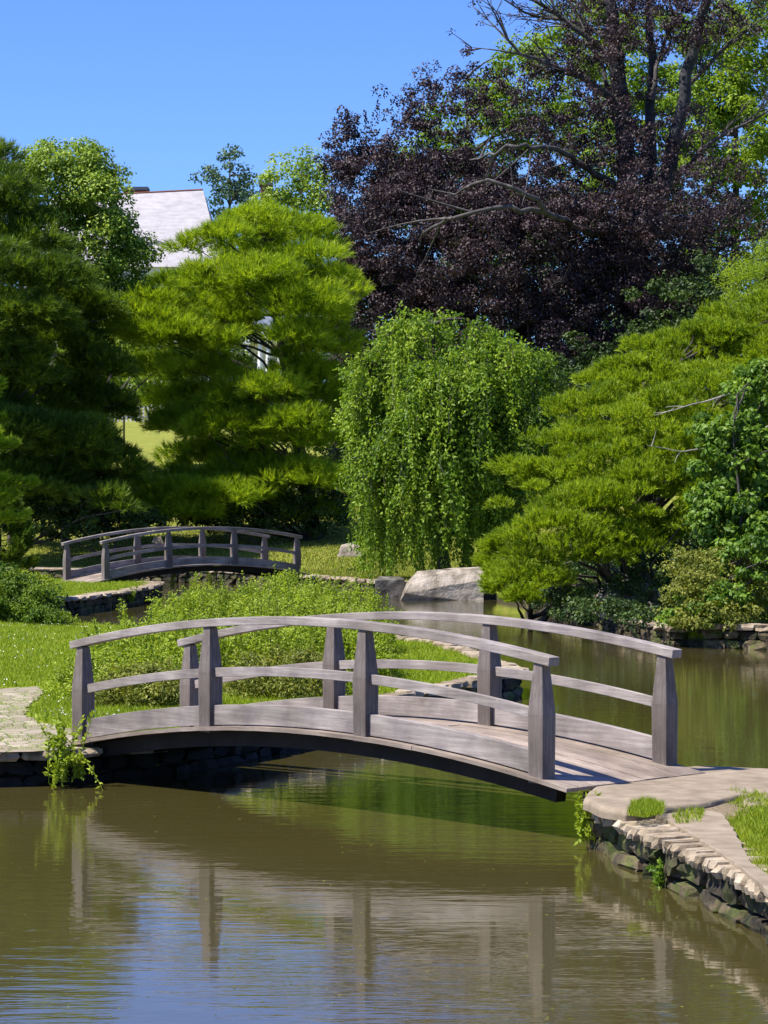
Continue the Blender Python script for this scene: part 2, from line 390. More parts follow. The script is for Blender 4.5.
make_bridge((FBX, FBY, .66), math.atan2(uy, ux), 6.176, 1.6, .30, -.13,
            'small distant wooden footbridge on the far side of the pond before the lawn', 'arched wooden footbridges over the pond', sc=math.hypot(ux, uy) / 6.176)

# ------------------------------------------------------------------ stone walls round the pond
def resample(pts, step):
    P = np.array(pts, float); d = np.r_[0, np.cumsum(np.linalg.norm(np.diff(P, axis=0), axis=1))]
    n = max(2, int(d[-1] / step)); s = np.linspace(0, d[-1], n)
    return np.stack([np.interp(s, d, P[:, k]) for k in range(P.shape[1])], 1)
def wall(pts, ztop, label, cw=.13, cd=.42, ch=.06, fw=.28, inward=1, over=.05, rows=3, face_gap=.03, cjit=.12, fmat=None):
    c = np.mean(np.array(pts), 0)
    root = empty('retaining_wall', (c[0], c[1], 0), 0, label, 'stone wall')
    cop = MB(); face = MB()
    def walk(step, var):
        P = resample(pts, step * .25); s = np.r_[0, np.cumsum(np.linalg.norm(np.diff(P, axis=0), axis=1))]
        q = 0
        while q < s[-1]:
            w = step * rng.uniform(1 - var, 1 + var)
            mid = min(q + w / 2, s[-1]); x = np.interp(mid, s, P[:, 0]); y = np.interp(mid, s, P[:, 1])
            i = min(np.searchsorted(s, mid), len(P) - 1); i0 = max(i - 1, 0)
            t = P[min(i0 + 1, len(P) - 1)] - P[i0]; t /= np.linalg.norm(t) + 1e-9
            yield x, y, t, w; q += w
    for x, y, t, w in walk(cw, .35):
        nx, ny = -t[1] * inward, t[0] * inward
        dep = cd * rng.uniform(.85, 1.12); o = dep / 2 - over + rng.uniform(-.02, .02)
        stone(cop, (x + nx * o - c[0], y + ny * o - c[1], ztop - ch / 2 + rng.uniform(-.012, .012)), (w * 1.02, dep, ch), math.atan2(t[1], t[0]) + rng.normal(0, .05), cjit)
    hrow = (ztop - ch + .22) / rows
    for r in range(rows):
        for x, y, t, w in walk(fw, .4):
            nx, ny = -t[1] * inward, t[0] * inward
            o = .12 + rng.uniform(0, face_gap * 2)
            stone(face, (x + nx * o - c[0], y + ny * o - c[1], -.22 + hrow * (r + .5)), (w * rng.uniform(.85, 1.05), .26, hrow * rng.uniform(.8, 1.15)), math.atan2(t[1], t[0]) + rng.normal(0, .1), .2)
    cop.build('coping', M_COPE, root, False); face.build('wall_face', fmat or M_STONE, root, False)
    return root
wall([(1.60, 20.1), (1.87, 18.3), (2.13, 17.0), (2.37, 15.4), (2.6, 13.5), (2.7, 11), (2.7, 8)], .352,
     'stone pond wall with slanting coping blocks at the lower right of the water', inward=1, cjit=.07, rows=3, fw=.42, cd=.52, ch=.10)
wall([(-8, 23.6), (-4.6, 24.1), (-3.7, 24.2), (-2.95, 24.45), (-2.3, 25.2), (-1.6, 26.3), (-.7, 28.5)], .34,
     'shaded stone bank under the left end of the large footbridge', fmat=M_SHADE_STONE, cw=.5, cd=.5, ch=.09, fw=.4, inward=1)
wall([(-.7, 28.5), (.5, 32), (1.7, 35.2), (2.05, 36.2), (1.9, 37.5), (1.5, 41), (1.0, 44.5), (-.3, 47)], .40,
     'low stone edge round the weedy point seen through the large bridge railings', cw=.45, cd=.32, ch=.1, fw=.4, inward=1)
wall([(-14, 61), (-12, 61.5), (-8.4, 63), (-7.7, 66.5), (-7.1, 71), (-6.85, 75), (-7.0, 79), (-7.6, 80.6)], .46,
     'curved pale stone edge of the lawn point before the small footbridge', cw=.7, cd=.6, ch=.11, fw=.5, inward=1)
wall([(-16, 96.5), (-14, 96.5), (-7, 94), (-4.2, 90), (-2.9, 85.5)], .52,
     'low stone wall on the far shore behind the small footbridge', cw=.7, cd=.5, ch=.12, fw=.5, inward=1)
wall([(-2.9, 85.5), (-2.0, 83.5), (-.9, 80.5), (0.1, 78.7), (.5, 78.1)], .52,
     'stone edge of the lawn between the small footbridge and the boulder', cw=.8, cd=.6, ch=.13, fw=.5, inward=1)
wall([(4.0, 71), (4.6, 62), (5.1, 54), (5.7, 49.8)], .40,
     'dark stone edge beneath the spreading pine', cw=.6, cd=.5, ch=.12, fw=.5, inward=1)
wall([(6.2, 49.2), (7.4, 48), (10, 47.2), (14, 46.5)], .50,
     'pale stone pond edge below the vines on the right', cw=.6, cd=.5, ch=.13, fw=.5, inward=1)

# ------------------------------------------------------------------ slabs and path
def poly_slab(name, px, z, th, mat, label, cat, jit=.006, group=None):
    W_ = [gp(x, y, z) for x, y in px]
    P = resample([(a, b) for a, b, _ in W_] + [(W_[0][0], W_[0][1])], .09)[:-1]
    P += rng.normal(0, jit, P.shape); c = P.mean(0); n = len(P)
    v = [(p[0] - c[0], p[1] - c[1], z - .03) for p in P]
    ins = [((p[0] - c[0]) * .975, (p[1] - c[1]) * .975, z) for p in P]
    bot = [(p[0] - c[0], p[1] - c[1], z - th) for p in P]
    V = ins + v + bot
    import bmesh
    bm = bmesh.new(); vs = [bm.verts.new(q) for q in V]
    bm.faces.new(vs[:n])
    for k in range(n):
        k2 = (k + 1) % n
        bm.faces.new([vs[k], vs[n + k], vs[n + k2], vs[k2]]); bm.faces.new([vs[n + k], vs[2 * n + k], vs[2 * n + k2], vs[n + k2]])
    bmesh.ops.recalc_face_normals(bm, faces=bm.faces)
    me = bpy.data.meshes.new(name); bm.to_mesh(me); bm.free(); me.materials.append(mat)
    o = bpy.data.objects.new(name, me); COL.objects.link(o); o.location = (c[0], c[1], 0)
    bv = o.modifiers.new('bevel', 'BEVEL'); bv.width = .022; bv.segments = 3; bv.limit_method = 'ANGLE'
    tag(o, label, cat, group); return o
poly_slab('stone_slab', [(582, 797), (598, 782), (640, 770), (700, 765), (770, 768), (830, 772), (830, 792), (768, 792), (738, 795), (705, 803), (660, 808), (625, 810), (600, 806)], .425, .09, M_SLAB,
          'large smooth stone slab at the right end of the large footbridge', 'stone slab')
wall([(1.66, 20.75), (1.60, 20.3), (1.62, 19.75), (1.80, 19.3), (1.95, 19.18)], .352,
     'rough stones stacked under the smooth slab at the right bridge end', cw=.3, cd=.35, ch=.09, fw=.3, over=.0, rows=3)
poly_slab('stone_slab', [(652, 812), (690, 806), (722, 812), (736, 832), (752, 862), (790, 890), (780, 898), (742, 868), (712, 846), (678, 826)], .378, .05, M_SLAB,
          'flat stone slab between the coping and the right hand grass', 'stone slab')
poly_slab('stone_slab', [(742, 797), (768, 793), (830, 795), (830, 806), (768, 805), (744, 803)], .42, .14, M_SLAB,
          'small slab half covered by grass behind the right hand tuft', 'stone slab')

def paving():
    m, nt, out = newmat('path_paving')
    v = coords(nt, (2.2, 1.5, 1)); nzz = noise_n(nt, 3, 3, v)
    vm = mixc(nt, .12, v, nzz.outputs['Color'])
    vo = N(nt, 'ShaderNodeTexVoronoi', feature='DISTANCE_TO_EDGE'); vo.inputs['Scale'].default_value = 2.2; nt.links.new(vm, vo.inputs['Vector'])
    vc = N(nt, 'ShaderNodeTexVoronoi'); vc.inputs['Scale'].default_value = 2.2; nt.links.new(vm, vc.inputs['Vector'])
    sp = N(nt, 'ShaderNodeSeparateColor'); nt.links.new(vc.outputs['Color'], sp.inputs[0])
    r = ramp(nt, sp.outputs[0], [(0, (.22, .175, .12)), (1, (.36, .30, .22))])
    n2 = noise_n(nt, 20, 5, coords(nt)); r2 = ramp(nt, n2.outputs['Fac'], [(.3, (.8, .8, .8)), (.7, (1.1, 1.1, 1.1))])
    c = mixc(nt, 1.0, r.outputs[0], r2.outputs[0], 'MULTIPLY')
    e = ramp(nt, vo.outputs['Distance'], [(.03, (1, 1, 1)), (.075, (0, 0, 0))])
    c = mixc(nt, e.outputs[0], c, (.16, .18, .05))
    p = N(nt, 'ShaderNodeBsdfPrincipled'); p.inputs['Roughness'].default_value = .9; nt.links.new(c, p.inputs['Base Color'])
    b = N(nt, 'ShaderNodeBump'); b.inputs['Strength'].default_value = .8; b.inputs['Distance'].default_value = .02; b.invert = True
    nt.links.new(e.outputs[0], b.inputs['Height']); nt.links.new(b.outputs[0], p.inputs['Normal']); nt.links.new(p.outputs[0], out.inputs[0])
    return m
M_PATH = paving()
PATHPX = [(-90, 692), (-20, 690), (40, 686), (42, 694), (30, 704), (24, 714), (38, 721), (66, 728), (100, 731), (104, 744), (72, 750), (10, 752), (-90, 751)]
PATHW = [gp(x, y, .345)[:2] for x, y in PATHPX]
def build_path():
    import bmesh
    P = resample(PATHW + [PATHW[0]], .12)[:-1]
    P += rng.normal(0, .025, P.shape)
    bm = bmesh.new(); bm.faces.new([bm.verts.new((p[0], p[1], .345)) for p in P])
    bmesh.ops.triangulate(bm, faces=bm.faces[:])
    me = bpy.data.meshes.new('path'); bm.to_mesh(me); bm.free(); me.materials.append(M_PATH)
    o = bpy.data.objects.new('path', me); COL.objects.link(o); tag(o, kind='structure')
build_path()

# ------------------------------------------------------------------ rocks
def rock(pts, label, cat='rock', mat=M_BOULDER, rough=.05, name='rock', dup=None):
    """convex hull of given world points, subdivided and roughened"""
    import bmesh
    bm = bmesh.new()
    for p in pts: bm.verts.new(p)
    bmesh.ops.convex_hull(bm, input=bm.verts[:])
    bmesh.ops.subdivide_edges(bm, edges=bm.edges[:], cuts=3, use_grid_fill=True)
    bmesh.ops.triangulate(bm, faces=bm.faces[:])
    c = np.mean(np.array(pts), 0)
    sz = np.ptp(np.array(pts), axis=0).max()
    for v in bm.verts:
        n = mnoise.noise_vector(v.co * (2.2 / sz)) * sz * rough + mnoise.noise_vector(v.co * (7 / sz)) * sz * rough * .4
        v.co += n; v.co -= Vector((c[0], c[1], 0))
    bmesh.ops.recalc_face_normals(bm, faces=bm.faces)
    me = bpy.data.meshes.new(name); bm.to_mesh(me); bm.free(); me.materials.append(mat)
    o = bpy.data.objects.new(name, me); COL.objects.link(o); o.location = (c[0], c[1], 0)
    tag(o, label, cat); return o
def rock_px(sil, Y, dep, label, **k):
    pts = []
    for x, y, f in sil:
        for s in (-1, 1): pts.append((wx(x, Y), Y + s * dep * f, wz(y, Y)))
    return rock(pts, label, **k)
rock_px([(400, 601, .8), (484, 603, .8), (407, 584, .7), (418, 572, .5), (438, 570, .4), (472, 568, .45), (482, 566, .3), (484, 580, .7), (404, 592, 1)], 76.3, 1.0,
        'big pale grey boulder at the water edge below the weeping tree', name='boulder', cat='boulder', rough=.035)
rock_px([(376, 600, 1), (404, 600, 1), (375, 580, 1), (404, 579, 1), (380, 577, .6), (400, 577, .6)], 77.5, .6, 'flat topped dark sided rock left of the big boulder', rough=.03, mat=M_DKROCK)
rock_px([(338, 556, 1), (362, 557, 1), (341, 546, .6), (350, 543, .3), (360, 546, .5)], 92, .5, 'small rounded grey rock on the lawn beside the weeping tree', rough=.05)
rock_px([(152, 543, 1), (164, 544, 1), (154, 538, .6), (161, 536, .4)], 97, .2, 'tiny white stone on the lawn behind the small footbridge', mat=M_COPE)
rock_px([(596, 600, 1), (660, 606, 1), (606, 586, .6), (634, 580, .5), (655, 588, .5)], 57, 1.1, 'grey rock lying in shade beneath the spreading pine', rough=.04)

# ------------------------------------------------------------------ foliage generators
def unit(v): return v / (np.linalg.norm(v, axis=-1, keepdims=True) + 1e-9)
def rdir(n): return unit(rng.normal(0, 1, (n, 3)))
class Leaves:
    def __init__(s): s.P = []; s.D = []; s.S = []; s.l = []; s.w = []; s.t = []
    def add(s, P, D, S, l, w, t):
        n = len(P)
        s.P.append(P); s.D.append(unit(D)); s.S.append(S)
        s.l.append(np.broadcast_to(l, n)); s.w.append(np.broadcast_to(w, n)); s.t.append(np.broadcast_to(t, n))
    def build(s, name, mat, parent, needle=False):
        P = np.concatenate(s.P); D = np.concatenate(s.D); S = np.concatenate(s.S); l = np.concatenate(s.l)[:, None]; w = np.concatenate(s.w)[:, None]; t = np.concatenate(s.t)
        S = unit(np.cross(D, S)); n = len(P)
        off = np.array(parent.location); P = P - off
        if needle:
            V = np.stack([P - S * w / 2, P + S * w / 2, P + D * l], 1).reshape(-1, 3)
            Fc = np.arange(n * 3).reshape(n, 3); T = np.repeat(t, 3)
        else:
            Nn = np.cross(D, S)
            V = np.stack([P, P + D * l * .45 - S * w / 2 + Nn * w * .12, P + D * l, P + D * l * .45 + S * w / 2 + Nn * w * .12], 1).reshape(-1, 3)
            Fc = np.arange(n * 4).reshape(n, 4); T = np.repeat(t, 4)
        return mesh_np(name, V, Fc, mat, parent, False, T)

def clump_leaves(L, C, R, n, size, asp=.55, droop=.2, flat=.6, tintc=None, tvar=.12, up=.5, shell=.5):
    """n leaves for each clump centre C (k,3) with radius R (k,)"""
    k = len(C); idx = np.repeat(np.arange(k), n)
    d = rdir(len(idx)); r = rng.uniform(shell, 1, len(idx)) ** .7
    P = C[idx] + d * (R[idx] * r)[:, None] * np.array([1, 1, flat])
    nor = unit(d + rng.normal(0, .6, d.shape) + np.array([0, 0, up]))
    D = np.cross(nor, rdir(len(idx))); D[:, 2] -= droop
    tc = rng.uniform(.15, .85, k) if tintc is None else tintc
    L.add(P, D, nor, size * rng.uniform(.7, 1.25, len(idx)), size * asp * rng.uniform(.8, 1.2, len(idx)), tc[idx] + rng.normal(0, tvar, len(idx)))

def lobes_px(spec):
    """(px,py,Y,rx_px,rz_px[,depth factor]) -> centre, radii"""
    out = []
    for s in spec:
        x, y, Y, rx, rz = s[:5]; df = s[5] if len(s) > 5 else .8
        dens = s[6] if len(s) > 6 else 1.0
        out.append((np.array([wx(x, Y), Y, wz(y, Y)]), np.array([rx * Y / F, rx * Y / F * df, rz * Y / F]), dens))
    return out
def lobe_points(lobes, n, inner=.12, gap=.0, nscale=.35, rough=.12):
    area = np.array([(r[0] * r[2] + r[1] * r[2] + r[0] * r[1]) * d for _, r, d in lobes]); cnt = rng.multinomial(n, area / area.sum())
    Ps, Os = [], []
    for (c, r, dn), k in zip(lobes, cnt):
        if k == 0: continue
        d = rdir(k); rr = rng.uniform(.86, 1.04, k); q = rng.random(k) < inner; rr[q] = rng.uniform(.35, .8, q.sum())
        P = c + d * r * rr[:, None] * (1 + rng.normal(0, rough, k))[:, None]
        keep = np.ones(k, bool)
        for (c2, r2, _) in lobes:
            if c2 is c: continue
            keep &= ~((((P - c2) / r2) ** 2).sum(1) < .5)
        keep |= rng.random(k) < .12
        if gap > 0:
            g = np.array([mnoise.noise(Vector(p * nscale)) for p in P]); keep &= g > (-.6 + gap)
        Ps.append(P[keep]); Os.append(d[keep])
    return np.concatenate(Ps), np.concatenate(Os)

def limbs_to(mb, trunk_pts, targets, r0, n=6, sag=.15, rmin=.02):
    T = np.asarray(trunk_pts, float)
    for tg in targets:
        # leave the trunk below the target height
        zt = tg[2] - np.hypot(*(tg[:2] - T[:, :2].mean(0))) * .5
        i = int(np.argmin(np.abs(T[:, 2] - zt))); a = T[i]
        mid = (a + tg) / 2 + np.array([0, 0, np.linalg.norm(tg - a) * sag]) + rng.normal(0, .08, 3) * np.linalg.norm(tg - a)
        p = bez(a, mid, tg, 9); p[1:-1] += rng.normal(0, .012, (7, 3)) * np.linalg.norm(tg - a)
        tube(mb, p, np.linspace(r0, rmin, 9) * rng.uniform(.7, 1.1), n)

def trunk_curve(x, y, z0, z1, lean=(0, 0), n=10, wob=.1):
    t = np.linspace(0, 1, n)[:, None]
    p = np.array([x, y, z0]) + t * np.array([lean[0], lean[1], z1 - z0])
    p[1:, :2] += np.cumsum(rng.normal(0, wob, (n - 1, 2)), 0) * .5
    return p

def broad_tree(name, label, cat, base, lobes, mat, nclump, clr, nleaf, leaf, height, r0=.3, group=None, gap=.0, limbs=14, bark=M_BARK, asp=.6, droop=.15, inner=.12, rough=.12, up=.5, flat=.6, lean=(0, 0)):
    x, y = base; z = gz(x, y)
    root = empty(name, (x, y, z), 0, label, cat, group)
    C, O = lobe_points(lobes, nclump, inner, gap, rough=rough)
    C = C[C[:, 2] > z + .05]
    tp = trunk_curve(x, y, z - .2, height, lean)
    tr = MB(); tube(tr, tp, r0 * np.linspace(1.15, .12, len(tp)) , 10, wob=.04)
    tr.v = [v - np.array([x, y, z]) for v in tr.v]; tr.build('trunk', bark, root, True)
    if limbs:
        lb = MB(); sel = C[rng.choice(len(C), min(limbs, len(C)), False)]; limbs_to(lb, tp, sel, r0 * .35)
        lb.v = [v - np.array([x, y, z]) for v in lb.v]; lb.build('limbs', bark, root, True)
    L = Leaves(); clump_leaves(L, C, clr * rng.uniform(.6, 1.3, len(C)), nleaf, leaf, asp, droop, flat, up=up)
    L.build('crown', mat, root)
    return root

def shoots_needles(L, S0, Sd, nn, length, width, spread=.75, slen=.25, tint=None, tv=.12):
    """needle shoots: S0 base points, Sd shoot directions"""
    k = len(S0); idx = np.repeat(np.arange(k), nn)
    along = rng.uniform(0, 1, len(idx))[:, None]
    P = S0[idx] + Sd[idx] * along * slen
    D = unit(Sd[idx] + rdir(len(idx)) * spread)
    tc = rng.uniform(.15, .85, k) if tint is None else tint
    L.add(P, D, rdir(len(idx)), length * rng.uniform(.7, 1.2, len(idx)), width, tc[idx] + rng.normal(0, tv, len(idx)) + along[:, 0] * .15)

def pine(label, base, top_z, prof, nb, mat, group, per=60, nn=22, nlen=.22, nwid=.035, r0=.3, rise=.25, squash=.85, zb=None, name='pine_tree', lean=(0, 0), side=None, pad=.32, slen=.3, vary=.22, hole=None):
    """tiered pine: boughs leave the trunk at every height; each carries a flat feathery pad of shoots.
       prof(t, azimuth) gives the bough length, t=0 at the lowest bough, 1 at the top"""
    x, y = base; z = gz(x, y); zb = z + 1.0 if zb is None else zb
    root = empty(name, (x, y, z), 0, label, 'pine tree', group)
    off = np.array([x, y, z])
    tp = trunk_curve(x, y, z - .2, top_z, lean, 14, .06)
    tr = MB(); tube(tr, tp, r0 * np.linspace(1.1, .08, len(tp)), 10, wob=.04); tr.v = [v - off for v in tr.v]; tr.build('trunk', M_BARK, root, True)
    bo = MB(); L = Leaves()
    for i in range(nb):
        t = ((i + rng.uniform(-.4, .4)) / nb); t = min(max(t, 0), .995)
        az = i * 2.399 + rng.normal(0, .3)
        ln = prof(t, az) * rng.uniform(1 - vary, 1.14)
        zt = zb + (top_z - zb) * t
        a = np.array([np.interp(zt, tp[:, 2], tp[:, 0]), np.interp(zt, tp[:, 2], tp[:, 1]), zt])
        d = np.array([math.cos(az), math.sin(az) * squash, 0])
        rs = rise * (0.5 + 1.3 * t)
        end = a + d * ln + np.array([0, 0, ln * rs])
        mid = a + d * ln * .55 + np.array([0, 0, -ln * .04])
        c = bez(a, mid, end, 12)
        if hole:
            kx = CX + F * c[:, 0] / c[:, 1]; ky = CY - F * (c[:, 2] - HC) / c[:, 1]
            if (((kx - hole[0]) / hole[2]) ** 2 + ((ky - hole[1]) / hole[3]) ** 2 < 1).sum() >= 2: continue
        tube(bo, c, np.linspace(r0 * .28 * (1 - .7 * t), .015, 12), 5)
        # pad of shoots
        m = int(per * (ln / 4 + .25)); u = rng.uniform(.22, 1.02, m) ** .75
        ci = np.stack([np.interp(u, np.linspace(0, 1, 12), c[:, q]) for q in range(3)], 1)
        side_v = np.array([-d[1], d[0], 0]); w = ln * pad * np.sin(np.clip(u, 0, 1) * 2.6 + .25)
        sv = rng.normal(0, .5, m).clip(-1, 1) * w
        P = ci + side_v * sv[:, None] + d * (-np.abs(sv) * .3)[:, None] + np.array([0, 0, 1.]) * (rng.normal(0, .09, m) * (.5 + ln * .12) + np.abs(sv) * .1)[:, None]
        Sd = unit(d * rng.uniform(.35, .9, m)[:, None] + side_v * (np.sign(sv) * rng.uniform(0, .6, m))[:, None] + np.array([0, 0, 1.]) * rng.uniform(.25, .9, m)[:, None])
        bt = rng.uniform(.3, .7)
        if hole:
            kx = CX + F * P[:, 0] / P[:, 1]; ky = CY - F * (P[:, 2] - HC) / P[:, 1]
            q = ((kx - hole[0]) / hole[2]) ** 2 + ((ky - hole[1]) / hole[3]) ** 2 > 1
            P = P[q]; Sd = Sd[q]; m = len(P)
        shoots_needles(L, P, Sd, nn, nlen, nwid, .6, slen, tint=np.clip(bt + rng.normal(0, .15, m), 0, 1))
    bo.v = [v - off for v in bo.v]; bo.build('boughs', M_BARK, root, True)
    L.build('crown', mat, root, needle=True)
    return root

# ------------------------------------------------------------------ far trees, house first
def build_house():
    Y0 = 196.0; zg = 11.0
    root = empty('house', (wx(128, Y0), Y0, zg), 0, 'large white house with pale slate roof and brick chimneys behind the pines', 'house')
    M_WHITE = surf_mat('white_paint', [(.3, (.62, .62, .62)), (.7, (.78, .78, .77))], 2, bump=.05)
    M_ROOF = surf_mat('slate_roof', [(.3, (.28, .265, .275)), (.5, (.345, .325, .335)), (.7, (.40, .38, .39))], 1.2, cscale=(1, 1, 4), bump=.3)
    M_BRICK = surf_mat('brick', [(.3, (.12, .045, .03)), (.7, (.22, .085, .06))], 3)
    M_GLASS = surf_mat('window_glass', [(.3, (.02, .025, .03)), (.7, (.05, .06, .07))], 1, rough=.15, bump=0, spec=.6)
    M_DKMET = surf_mat('flashing', [(.3, (.05, .07, .10)), (.7, (.08, .10, .13))], 2)
    ox = wx(128, Y0)
    X0, X1 = wx(30, Y0) - ox, wx(212, Y0) - ox; ze = wz(268, Y0) - zg; zr_ = wz(190, Y0 + 6) - zg; xr = wx(203, Y0 + 6) - ox
    b = MB(); box(b, X0, X1, 0, 12, -2, ze); b.build('wall', M_WHITE, root)
    c = MB(); box(c, X0 - .5, X1 + .5, -.5, 12.5, ze - .9, ze - .002); c.build('cornice', M_WHITE, root)
    r = MB(); e = .9
    v = [(X0 - e, -e, ze), (X1 + e, -e, ze), (X1 + e, 12 + e, ze), (X0 - e, 12 + e, ze), (X0 + 1, 6, zr_ - .6), (xr, 6, zr_)]
    r.add(v, [[0, 1, 5, 4], [2, 3, 4, 5]]); r.add(v, [[1, 2, 5], [3, 0, 4]]); r.add(v, [[3, 2, 1, 0]])
    ro = r.build('roof', M_ROOF, root)
    k = MB(); tube(k, [(X0 + 1, 6, zr_ - .58), (xr, 6, zr_ + .03)], [.08, .08], 6); k.build('ridge_tiles', M_BRICK, ro)
    def chimney(px0, px1, pt, Yc, zbase):
        m = MB(); a, bb = wx(px0, Yc) - ox, wx(px1, Yc) - ox; yy = Yc - Y0; zt = wz(pt, Yc) - zg
        box(m, a, bb, yy - .7, yy + .7, zbase, zt - .25); o = m.build('chimney', M_BRICK, ro)
        m = MB(); box(m, a - .15, bb + .15, yy - .85, yy + .85, zt - .247, zt); m.build('cap', M_DKMET, o)
    chimney(124, 147, 188, Y0 + 7.5, ze + 2)
    for px in (157, 90):
        d = MB(); a = wx(px, Y0) - ox; zz = wz(262, Y0) - zg
        zz -= .5; box(d, a - .9, a + .9, 1.2, 4, zz - .3, zz + 1.9); o = d.build('dormer', M_WHITE, root)
        q = MB(); box(q, a - .6, a + .6, 1.14, 1.198, zz + .3, zz + 1.6); q.build('pane', M_GLASS, o)
        q = MB(); q.add([(a - 1.15, 1.0, zz + 1.903), (a + 1.15, 1.0, zz + 1.903), (a + 1.15, 4.4, zz + 1.903), (a - 1.15, 4.4, zz + 1.903), (a, 1.0, zz + 2.3), (a, 4.9, zz + 2.3)], [[1, 2, 5, 4], [3, 0, 4, 5]]); q.add([(a - 1.15, 1.02, zz + 1.903), (a + 1.15, 1.02, zz + 1.903), (a, 1.02, zz + 2.3)], [[0, 1, 2]]); q.build('roof', M_ROOF, o)
    # wing behind the pine
    W0, W1 = X1 + .003, wx(306, Y0) - ox; wy = 1.2; wh = wz(285, Y0) - zg
    b = MB(); box(b, W0, W1, wy, 11, -2, wh); b.build('wing_wall', M_WHITE, root)
    wr = MB(); v = [(W0, wy - .8, wh), (W1 + .8, wy - .8, wh), (W1 + .8, 11.8, wh), (W0, 11.8, wh), (W0, 6, wh + 2.6), (W1 - 3, 6, wh + 2.6)]
    wr.add(v, [[0, 1, 5, 4], [2, 3, 4, 5]]); wr.add(v, [[1, 2, 5]]); wr.build('roof', M_ROOF, root)
    chimney(261, 271, 183, Y0 + 7, wh + 1)
    for px in (50, 80, 110, 140, 170, 200):
        for zb in (1.2, 5.6):
            a = wx(px, Y0) - ox
            w = MB()
            for q0, q1, r0_, r1_ in ((-.75, .75, -.12, 0), (-.75, .75, 2, 2.12), (-.75, -.62, 0, 2), (.62, .75, 0, 2), (-.03, .03, 0, 2)): box(w, a + q0, a + q1, -.07, -.002, zb + r0_, zb + r1_)
            o = w.build('window', M_WHITE, root); g = MB(); box(g, a - .62, a + .62, -.03, -.003, zb, zb + 2); g.build('pane', M_GLASS, o)
    # porch
    pz = wz(343, Y0) - zg; P0, P1 = wx(224, Y0) - ox, wx(286, Y0) - ox
    pr = MB(); 
    n = 10
    for i in range(n):
        a0, a1 = P0 + (P1 - P0) * i / n, P0 + (P1 - P0) * (i + 1) / n
        h0, h1 = .55 * math.sin(math.pi * i / n), .55 * math.sin(math.pi * (i + 1) / n)
        v = [(a0, -3, pz), (a1, -3, pz), (a1, 1.2, pz), (a0, 1.2, pz), (a0, -3, pz + .3 + h0), (a1, -3, pz + .3 + h1), (a1, 1.2, pz + .3 + h1), (a0, 1.2, pz + .3 + h0)]
        pr.add(v, BOXF)
    pr.build('porch_roof', M_WHITE, root)
    for px in (232, 247, 260, 268, 280):
        c = MB(); a = wx(px, Y0 - 3) - ox; tube(c, [(a, -2.7, -.5), (a, -2.7, pz)], [.24, .19], 12); box(c, a - .3, a + .3, -3, -2.4, pz - .25, pz - .002); c.build('column', M_WHITE, root)
    fl = MB(); box(fl, P0, P1, -3.1, 1.19, -2, -.2); fl.build('porch_floor', M_WHITE, root)
    g = MB(); 
    for px in (238, 254, 272): a = wx(px, Y0) - ox; box(g, a - .55, a + .55, 1.12, 1.197, .6, 3.4)
    g.build('porch_window', M_GLASS, root)
    return M_WHITE, M_GLASS
M_WHITE, M_GLASS = build_house()

# white paling fence and dark post on the hillside
def fence():
    Y = 176; x0, x1 = wx(100, Y), wx(190, Y); zg = gz(x0, Y)
    r = empty('white_fence', (x0, Y, zg), 0, 'white picket fence on the hillside lawn below the house', 'fence')
    p = MB(); n = int((x1 - x0) / .3)
    for i in range(n): box(p, i * .3, i * .3 + .12, -.02, .02, 0, 1.3 + .05 * (i % 2))
    p.build('pickets', M_WHITE, r)
    q = MB(); box(q, 0, x1 - x0, .022, .07, .3, .4); box(q, 0, x1 - x0, .022, .07, 1.0, 1.1); q.build('rails', M_WHITE, r)
fence()
def lamp_post():
    Y = 150; x = wx(124, Y); z = gz(x, Y); M = M_BEAM
    r = empty('lamp_post', (x, Y, z), 0, 'thin dark post standing on the hillside lawn left of the bright pine', 'post')
    a = MB(); tube(a, [(0, 0, 0), (0, 0, .4), (0, 0, 3.4)], [.09, .06, .045], 8); a.build('pole', M, r)
    b = MB(); tube(b, [(0, 0, 3.4), (0, 0, 3.45), (0, 0, 3.8), (0, 0, 3.95)], [.05, .14, .19, .02], 8); b.build('lantern', M, r)
lamp_post()

# ------------------------------------------------------------------ trees
# spruce and maple beside the house
broad_tree('spruce', 'small blue green tree showing above the house roof', 'tree', (wx(229, 225), 225),
           lobes_px([(229, 158, 225, 12, 14), (228, 178, 225, 24, 18), (232, 205, 225, 28, 24), (230, 240, 225, 30, 30)]), L_SPRUCE, 95, .8, 50, .34, wz(146, 225), .3, up=.1, rough=.25, limbs=10)
broad_tree('deciduous_tree', 'light green tree with open crown right of the chimney behind the bright pine', 'tree', (wx(300, 160), 160),
           lobes_px([(296, 182, 160, 27, 26), (318, 200, 160, 26, 34), (280, 215, 160, 28, 26), (325, 250, 160, 40, 40), (335, 310, 160, 45, 50), (330, 380, 160, 50, 50)]), L_MAPLE, 330, .85, 90, .24, wz(175, 160), .3, gap=.2, rough=.15)
